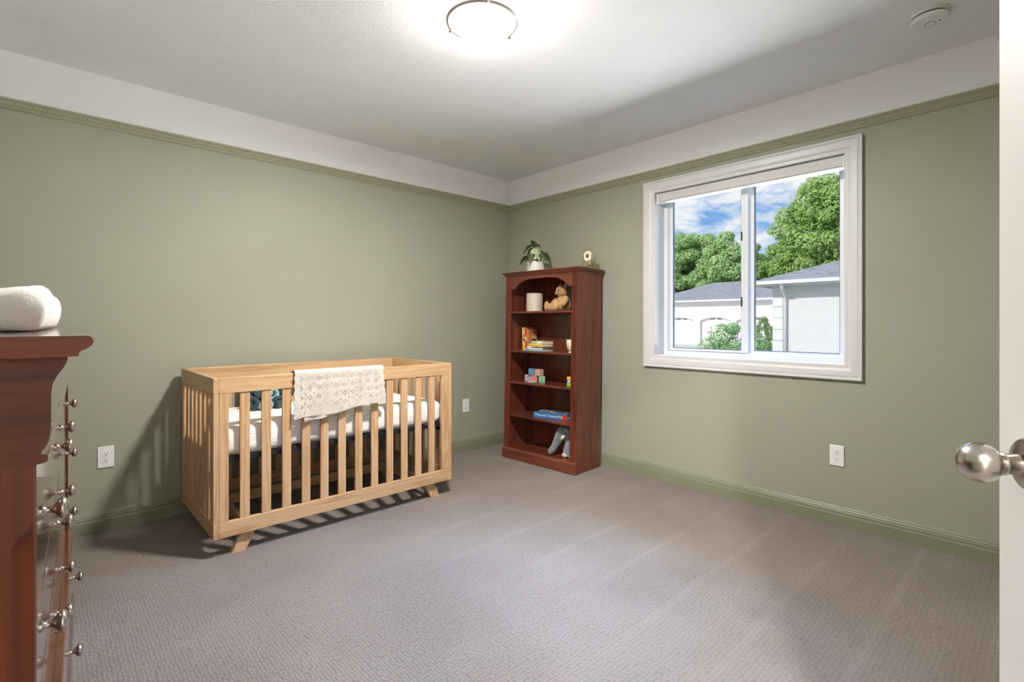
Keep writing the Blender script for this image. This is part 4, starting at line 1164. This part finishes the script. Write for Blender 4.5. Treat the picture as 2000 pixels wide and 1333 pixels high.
def shingle_mat():
    s = NT('grey asphalt shingle')
    geo = s.new('ShaderNodeNewGeometry'); sep = s.new('ShaderNodeSeparateXYZ'); s.link(geo.outputs['Position'], sep.inputs[0])
    cb = s.new('ShaderNodeCombineXYZ'); s.link(sep.outputs['Y'], cb.inputs[0]); s.link(s.math('MULTIPLY', sep.outputs['Z'], 2.6), cb.inputs[1])
    br = s.new('ShaderNodeTexBrick')
    for n_, c in (('Color1', srgb(146, 149, 155)), ('Color2', srgb(172, 174, 180)), ('Mortar', srgb(116, 119, 128))): br.inputs[n_].default_value = c
    br.inputs['Scale'].default_value = 1.0; br.inputs['Brick Width'].default_value = 0.3; br.inputs['Row Height'].default_value = 0.15; br.inputs['Mortar Size'].default_value = 0.008
    s.link(cb.outputs[0], br.inputs['Vector'])
    no = s.new('ShaderNodeTexNoise', i_Scale=5.0, i_Detail=5.0); s.link(geo.outputs['Position'], no.inputs['Vector'])
    s.set(Base_Color=s.mix(0.35, br.outputs['Color'], s.ramp(no.outputs[0], [(0.35, srgb(134, 137, 144)), (0.65, srgb(178, 180, 185))])), Roughness=0.95)
    return s.m
M_shing = shingle_mat()
M_gutter = mat('white gutter metal', srgb(236, 234, 232), 0.4, var=0.02)
M_grass = mat('lawn', srgb(120, 128, 108), 0.95, var=0.3, nscale=1.5)
M_drive = mat('pale concrete drive', srgb(214, 210, 204), 0.9, var=0.06, nscale=2.0)
M_gdoor = mat('white garage door', srgb(238, 236, 234), 0.5, var=0.02)
M_garddark = mat('dark iron', srgb(52, 54, 58), 0.6)
gl_ = tag(obj('lawn', B(XB + 0.25, 120, -60, 90, GZ - 0.3, GZ), M_grass), 'green lawn outside the window', 'lawn', kind='structure')
tag(obj('driveway', B(22, 39.6, 10, 30, GZ, GZ + 0.02), M_drive), 'pale concrete driveway before the garage', 'driveway', kind='structure')

def hip_roof(bm, x0, x1, y0, y1, ze, m, th=0.12):
    half = min(x1 - x0, y1 - y0) / 2; zr = ze + m * half
    if (x1 - x0) <= (y1 - y0): r0, r1 = ((x0 + x1) / 2, y0 + half, zr), ((x0 + x1) / 2, y1 - half, zr)
    else: r0, r1 = (x0 + half, (y0 + y1) / 2, zr), (x1 - half, (y0 + y1) / 2, zr)
    c = [bm.verts.new((x, y, ze)) for x, y in ((x0, y0), (x1, y0), (x1, y1), (x0, y1))]
    d = [bm.verts.new((x, y, ze - th)) for x, y in ((x0, y0), (x1, y0), (x1, y1), (x0, y1))]
    a, b = bm.verts.new(r0), bm.verts.new(r1)
    if (x1 - x0) <= (y1 - y0):
        bm.faces.new((c[0], c[1], a)); bm.faces.new((c[1], c[2], b, a)); bm.faces.new((c[2], c[3], b)); bm.faces.new((c[3], c[0], a, b))
    else:
        bm.faces.new((c[3], c[0], a)); bm.faces.new((c[0], c[1], b, a)); bm.faces.new((c[1], c[2], b)); bm.faces.new((c[2], c[3], a, b))
    for i in range(4): bm.faces.new((c[i], c[(i + 1) % 4], d[(i + 1) % 4], d[i]))
    bm.faces.new(d)
    return bm
# far garage with three arched doors
ga = empty('garage', (39.5, 18, GZ), label='white garage with three arched doors and grey hip roof', cat='garage')
gx = 39.5; doors = [(20.18, 22.72), (17.22, 19.74), (14.22, 16.78)]; ztop = 2.86
bm = nb(); ys = [12.0] + sorted([v for d in doors for v in d]) + [24.4]
for a, b in zip(ys[0::2], ys[1::2]): box(bm, gx, gx + 0.3, a, b, GZ, ztop)
def arch_pts(y0, y1, zs=1.278, zc=1.565, n=14):
    return [(y0 + (y1 - y0) * k / n, zs + (zc - zs) * (1 - (2 * k / n - 1) ** 2)) for k in range(n + 1)]
for y0, y1 in doors:
    extr(bm, [(y0, ztop), *arch_pts(y0, y1), (y1, ztop)], 0, gx, gx + 0.3)
obj('wall', bm, M_stucco, ga, world=True)
obj('rear_wall', B(gx + 0.3, 46.6, 12.0, 24.4, GZ, ztop - 0.02), M_stucco, ga, world=True)
for y0, y1 in doors:
    d = obj('garage_door', B(gx + 0.24, gx + 0.28, y0, y1, GZ, 1.6), M_gdoor, ga, world=True)
    for k in range(4):
        z0 = GZ + 0.03 + k * 0.56
        obj('door_section', B(gx + 0.225, gx + 0.245, y0 + 0.02, y1 - 0.02, z0, min(z0 + 0.53, 1.5), 0.006), M_gdoor, d, world=True)
    ym = (y0 + y1) / 2
    for k in (-1, 1):
        obj('door_window', B(gx + 0.18, gx + 0.224, ym + k * 0.28 - 0.16, ym + k * 0.28 + 0.16, 1.38, 1.45), mat('grey glazing', srgb(120, 124, 130), 0.3), d, world=True)
rf = obj('roof', hip_roof(nb(), 39.0, 48.0, 11.4, 24.9, 2.95, 0.38), M_shing, ga, world=True)
obj('gutter', B(38.88, 39.02, 11.3, 25.0, 2.82, 2.96, 0.02), M_gutter, ga, world=True)
obj('soffit', B(39.0, 39.6, 11.4, 24.9, 2.80, 2.84), M_gutter, ga, world=True)
obj('downspout', B(39.38, 39.48, 13.98, 14.10, 0.7, 2.85, 0.02), M_gutter, ga, world=True)

# nearer neighbour in white painted brick
hs = empty('house', (16.0, 0.5, GZ), label='white brick house with grey hip roof and downspout', cat='house')
hx, hy1 = 16.0, 5.69; ez = 2.26
obj('wall', B(hx, hx + 8.5, -9.0, hy1, GZ - 0.1, ez - 0.05), M_brick, hs, world=True)
for k in range(9):
    z0 = GZ + k * 0.335
    if z0 + 0.32 > ez - 0.1: break
    obj('quoin', B(hx - 0.035, hx + 0.02, 5.42, hy1 + 0.02, z0, z0 + 0.322, 0.012), M_stucco, hs, world=True)
obj('pilaster_cap', B(hx - 0.03, hx + 0.02, 5.40, hy1 + 0.02, 1.93, ez - 0.06), M_stucco, hs, world=True)
obj('roof', hip_roof(nb(), 15.48, 25.0, -9.6, 6.20, ez + 0.06, 0.35, 0.10), M_shing, hs, world=True)
obj('gutter', B(15.38, 15.50, -9.6, 6.22, ez - 0.04, ez + 0.07, 0.02), M_gutter, hs, world=True)
obj('soffit', B(15.46, hx + 0.02, -9.6, 6.20, ez - 0.07, ez - 0.045), M_gutter, hs, world=True)
dsp = tube(nb(), [(15.46, 5.30, ez - 0.02), (15.62, 5.32, ez - 0.18), (15.90, 5.345, ez - 0.34), (15.94, 5.35, ez - 0.50), (15.94, 5.35, GZ)], 0.045, 10)
obj('downspout', dsp, M_gutter, hs, True, world=True)

# ------------------------------------------------------------------ foliage
def foliage_mat(name, c1, c2, c3, trans=0.35, nsc=0.45):
    s = NT(name)
    geo = s.new('ShaderNodeNewGeometry')
    no = s.new('ShaderNodeTexNoise', i_Scale=nsc, i_Detail=4.0); s.link(geo.outputs['Position'], no.inputs['Vector'])
    isl = s.ramp(geo.outputs['Random Per Island'], [(0.0, c1), (0.5, c2), (1.0, c3)])
    col = s.mix(0.45, isl, s.ramp(no.outputs[0], [(0.35, c1), (0.65, c3)]))
    s.set(Base_Color=col, Roughness=0.6)
    tl = s.new('ShaderNodeBsdfTranslucent'); s.link(col, tl.inputs[0])
    mx = s.new('ShaderNodeMixShader'); mx.inputs[0].default_value = trans
    o = s.n['Material Output']
    s.link(s.b.outputs[0], mx.inputs[1]); s.link(tl.outputs[0], mx.inputs[2]); s.link(mx.outputs[0], o.inputs[0])
    return s.m
M_fol1 = foliage_mat('bright maple leaves', srgb(152, 190, 116), srgb(192, 222, 152), srgb(222, 240, 186), 0.4)
M_fol2 = foliage_mat('deep green leaves', srgb(136, 174, 92), srgb(178, 210, 120), srgb(210, 230, 150), 0.4)
M_fol3 = foliage_mat('lilac shrub leaves', srgb(118, 160, 92), srgb(168, 204, 134), srgb(220, 236, 188), nsc=4.0)
M_fol4 = foliage_mat('cedar green', srgb(122, 158, 98), srgb(144, 176, 114), srgb(160, 188, 126), 0.1, 3.0)
M_fol5 = foliage_mat('red purple leaves', srgb(120, 60, 72), srgb(164, 96, 104), srgb(150, 150, 110), nsc=6.0)
M_fol6 = foliage_mat('yellow green leaves', srgb(150, 160, 84), srgb(188, 192, 112), srgb(214, 214, 150), nsc=6.0)
M_bark = mat('grey brown bark', srgb(92, 80, 68), 0.95, var=0.25, nscale=8)
def leaf_cloud(centers, radii, per, size, flat=0.75):
    """leaf quads scattered over the shells of many clumps"""
    C = np.repeat(centers, per, axis=0); Rr = np.repeat(radii, per)
    n = len(C)
    d = RNG.normal(size=(n, 3)); d /= np.linalg.norm(d, axis=1)[:, None]
    rr = Rr * (0.55 + 0.5 * RNG.random(n) ** 0.6)
    P = C + d * rr[:, None] * np.array([1, 1, flat])
    nrm = d + RNG.normal(size=(n, 3)) * 0.35 + np.array([-0.25, 0.1, 0.55]); nrm /= np.linalg.norm(nrm, axis=1)[:, None]
    t = np.cross(nrm, RNG.normal(size=(n, 3))); t /= np.linalg.norm(t, axis=1)[:, None]
    b = np.cross(nrm, t)
    s = size * (0.6 + 0.8 * RNG.random(n))[:, None]
    V = np.stack([P - t * s, P + b * s * 0.5, P + t * s, P - b * s * 0.5], axis=1).reshape(-1, 3)
    return V
def leaf_obj(name, V, m, parent):
    V = V - np.array(wmat(parent).to_translation())
    n = len(V) // 4
    me = bpy.data.meshes.new(name)
    me.vertices.add(len(V)); me.vertices.foreach_set('co', V.astype(np.float32).ravel())
    me.loops.add(len(V)); me.loops.foreach_set('vertex_index', np.arange(len(V), dtype=np.int32))
    me.polygons.add(n); me.polygons.foreach_set('loop_start', np.arange(0, len(V), 4, dtype=np.int32))
    me.materials.append(m); me.update(calc_edges=True); me.validate()
    o = bpy.data.objects.new(name, me); link(o); o.parent = parent
    o['kind'] = 'stuff'
    return o
def tree(name, X, Y, ztop, rx, rz, nb_, per, size, m, label, trunk=0.28, low=None):
    t = empty(name, (X, Y, GZ), label=label, cat='tree', group='trees behind the houses')
    cz = ztop - rz
    d = RNG.normal(size=(nb_, 3)); d /= np.linalg.norm(d, axis=1)[:, None]
    f = RNG.random(nb_) ** 0.45
    c = d * f[:, None] * np.array([rx, rx, rz]) * 0.84 + np.array([X, Y, cz])
    r = rx * (0.15 + 0.13 * RNG.random(nb_))
    leaf_obj('foliage', leaf_cloud(c, r, per, size), m, t)
    bm = nb(); tube(bm, [(0, 0, 0), (0.1, 0.05, (cz - GZ) * 0.5), (0, 0.1, cz - GZ)], [trunk, trunk * 0.8, trunk * 0.5], 10)
    obj('trunk', bm, M_bark, t, True)
    for k in range(5):
        a = k * 1.3; z0 = (cz - GZ) * (0.5 + 0.1 * k)
        obj('branch', tube(nb(), [(0, 0, z0), (math.cos(a) * rx * 0.35, math.sin(a) * rx * 0.35, z0 + rz * 0.25), (math.cos(a) * rx * 0.6, math.sin(a) * rx * 0.6, z0 + rz * 0.55)], [trunk * 0.45, trunk * 0.25, 0.04], 8), M_bark, t, True)
    return t
tree('maple_tree', 57, 29.8, 14.0, 4.6, 7.3, 120, 520, 0.17, M_fol1, 'bright green maple tree left in the window view')
tree('maple_tree', 58, 35.5, 12.8, 4.5, 7.0, 80, 360, 0.19, M_fol1, 'maple tree at the far left edge of the window view')
tree('maple_tree', 55, 24.0, 12.0, 4.4, 6.5, 120, 520, 0.17, M_fol1, 'bright green maple tree just left of the window mullion')
tree('broadleaf_tree', 62, 21.5, 10.6, 5.0, 6.0, 100, 480, 0.19, M_fol2, 'dense green tree low behind the garage roof right of the mullion')
tree('broadleaf_tree', 55.5, 18.0, 10.3, 3.6, 5.2, 100, 480, 0.17, M_fol2, 'mid green tree between the mullion and the tallest tree')
tree('broadleaf_tree', 55.5, 14.4, 16.4, 5.6, 8.8, 190, 520, 0.17, M_fol2, 'tallest green tree at the right edge of the window view')

def shrub(name, X, Y, z0, centers, radii, per, size, m, label, cat, stems_=True, flat=0.9):
    t = empty(name, (X, Y, GZ), label=label, cat=cat)
    c = np.array(centers) + np.array([X, Y, 0]); leaf_obj('foliage', leaf_cloud(c, np.array(radii), per, size, flat), m, t)
    if stems_:
        for k in range(5):
            a = k * 1.26; e = centers[k % len(centers)]
            obj('stem', tube(nb(), [(0.03 * math.cos(a), 0.03 * math.sin(a), 0), (e[0] * 0.5, e[1] * 0.5, (e[2] - GZ) * 0.6), (e[0], e[1], e[2] - GZ)], [0.018, 0.012, 0.005], 6), M_bark, t, True)
    return t
cs = [(0, 0, 0.55), (0.25, 0.25, 0.35), (-0.25, 0.30, 0.30), (0.15, -0.30, 0.42), (-0.2, -0.25, 0.5), (0.0, 0.1, 0.85), (0.1, 0.45, 0.05), (-0.1, -0.5, 0.15), (0.1, -0.45, 0.7), (0, 0.3, 0.6), (0, 0, 0), (0.1, 0.0, -0.4), (0.0, 0.5, -0.3), (0, -0.5, -0.3), (0.0, -0.12, 1.0)]
shrub('lilac_shrub', 9.8, 4.35, GZ, cs, [0.27] * 13 + [0.28, 0.13], 420, 0.036, M_fol3, 'leafy bright green shrub low outside the left pane', 'shrub')
# clipped cedar beside the garage: cone of short sprays
cone_c, cone_r = [], []
for k in range(26):
    z = GZ + 0.1 + k * 0.078; rad = max(0.05, 0.95 * (1 - (z - GZ) / 2.15) ** 0.8)
    for a in np.linspace(0, 2 * PI, max(3, int(rad * 14)), endpoint=False): cone_c.append((rad * 0.9 * math.cos(a), rad * 0.9 * math.sin(a), z)); cone_r.append(0.11)
shrub('cedar_shrub', 24.0, 8.95, GZ, cone_c, cone_r, 60, 0.035, M_fol4, 'clipped pointed cedar shrub beside the white brick house', 'shrub', False)
rd_c = [(0, 0, 0.60), (0.05, 0.15, 0.52), (0, -0.18, 0.48), (-0.05, 0.3, 0.42), (0, -0.33, 0.4), (0, 0, 0.3), (0, 0.0, 0.0)]
shrub('red_leaf_shrub', 9.0, 2.95, GZ, rd_c, [0.06, 0.07, 0.08, 0.07, 0.07, 0.15, 0.25], 26, 0.028, M_fol5, 'reddish leaf tips of a shrub along the window bottom', 'shrub')
shrub('yellow_green_shrub', 9.0, 2.20, GZ, [(0, 0, 0.44), (0, 0.2, 0.40), (0, -0.25, 0.44), (0.1, -0.1, 0.3), (0, 0, 0.1)], [0.09, 0.09, 0.09, 0.2, 0.25], 60, 0.026, M_fol6, 'yellow green shrub tops in the lower right window corner', 'shrub')
fe = empty('garden_fence', (20.0, 8.6, GZ), label='dark iron garden fence panel before the cedar shrub', cat='fence')
for z in (0.25, 0.92): obj('rail', B(-0.015, 0.015, -0.5, 0.55, z, z + 0.03), M_garddark, fe)
for k in range(9): obj('picket', B(-0.01, 0.01, -0.49 + k * 0.125, -0.47 + k * 0.125, 0.0, 1.0), M_garddark, fe)
for y in (-0.52, 0.55): obj('post', B(-0.03, 0.03, y - 0.03, y + 0.03, 0, 1.12, 0.005), M_garddark, fe)
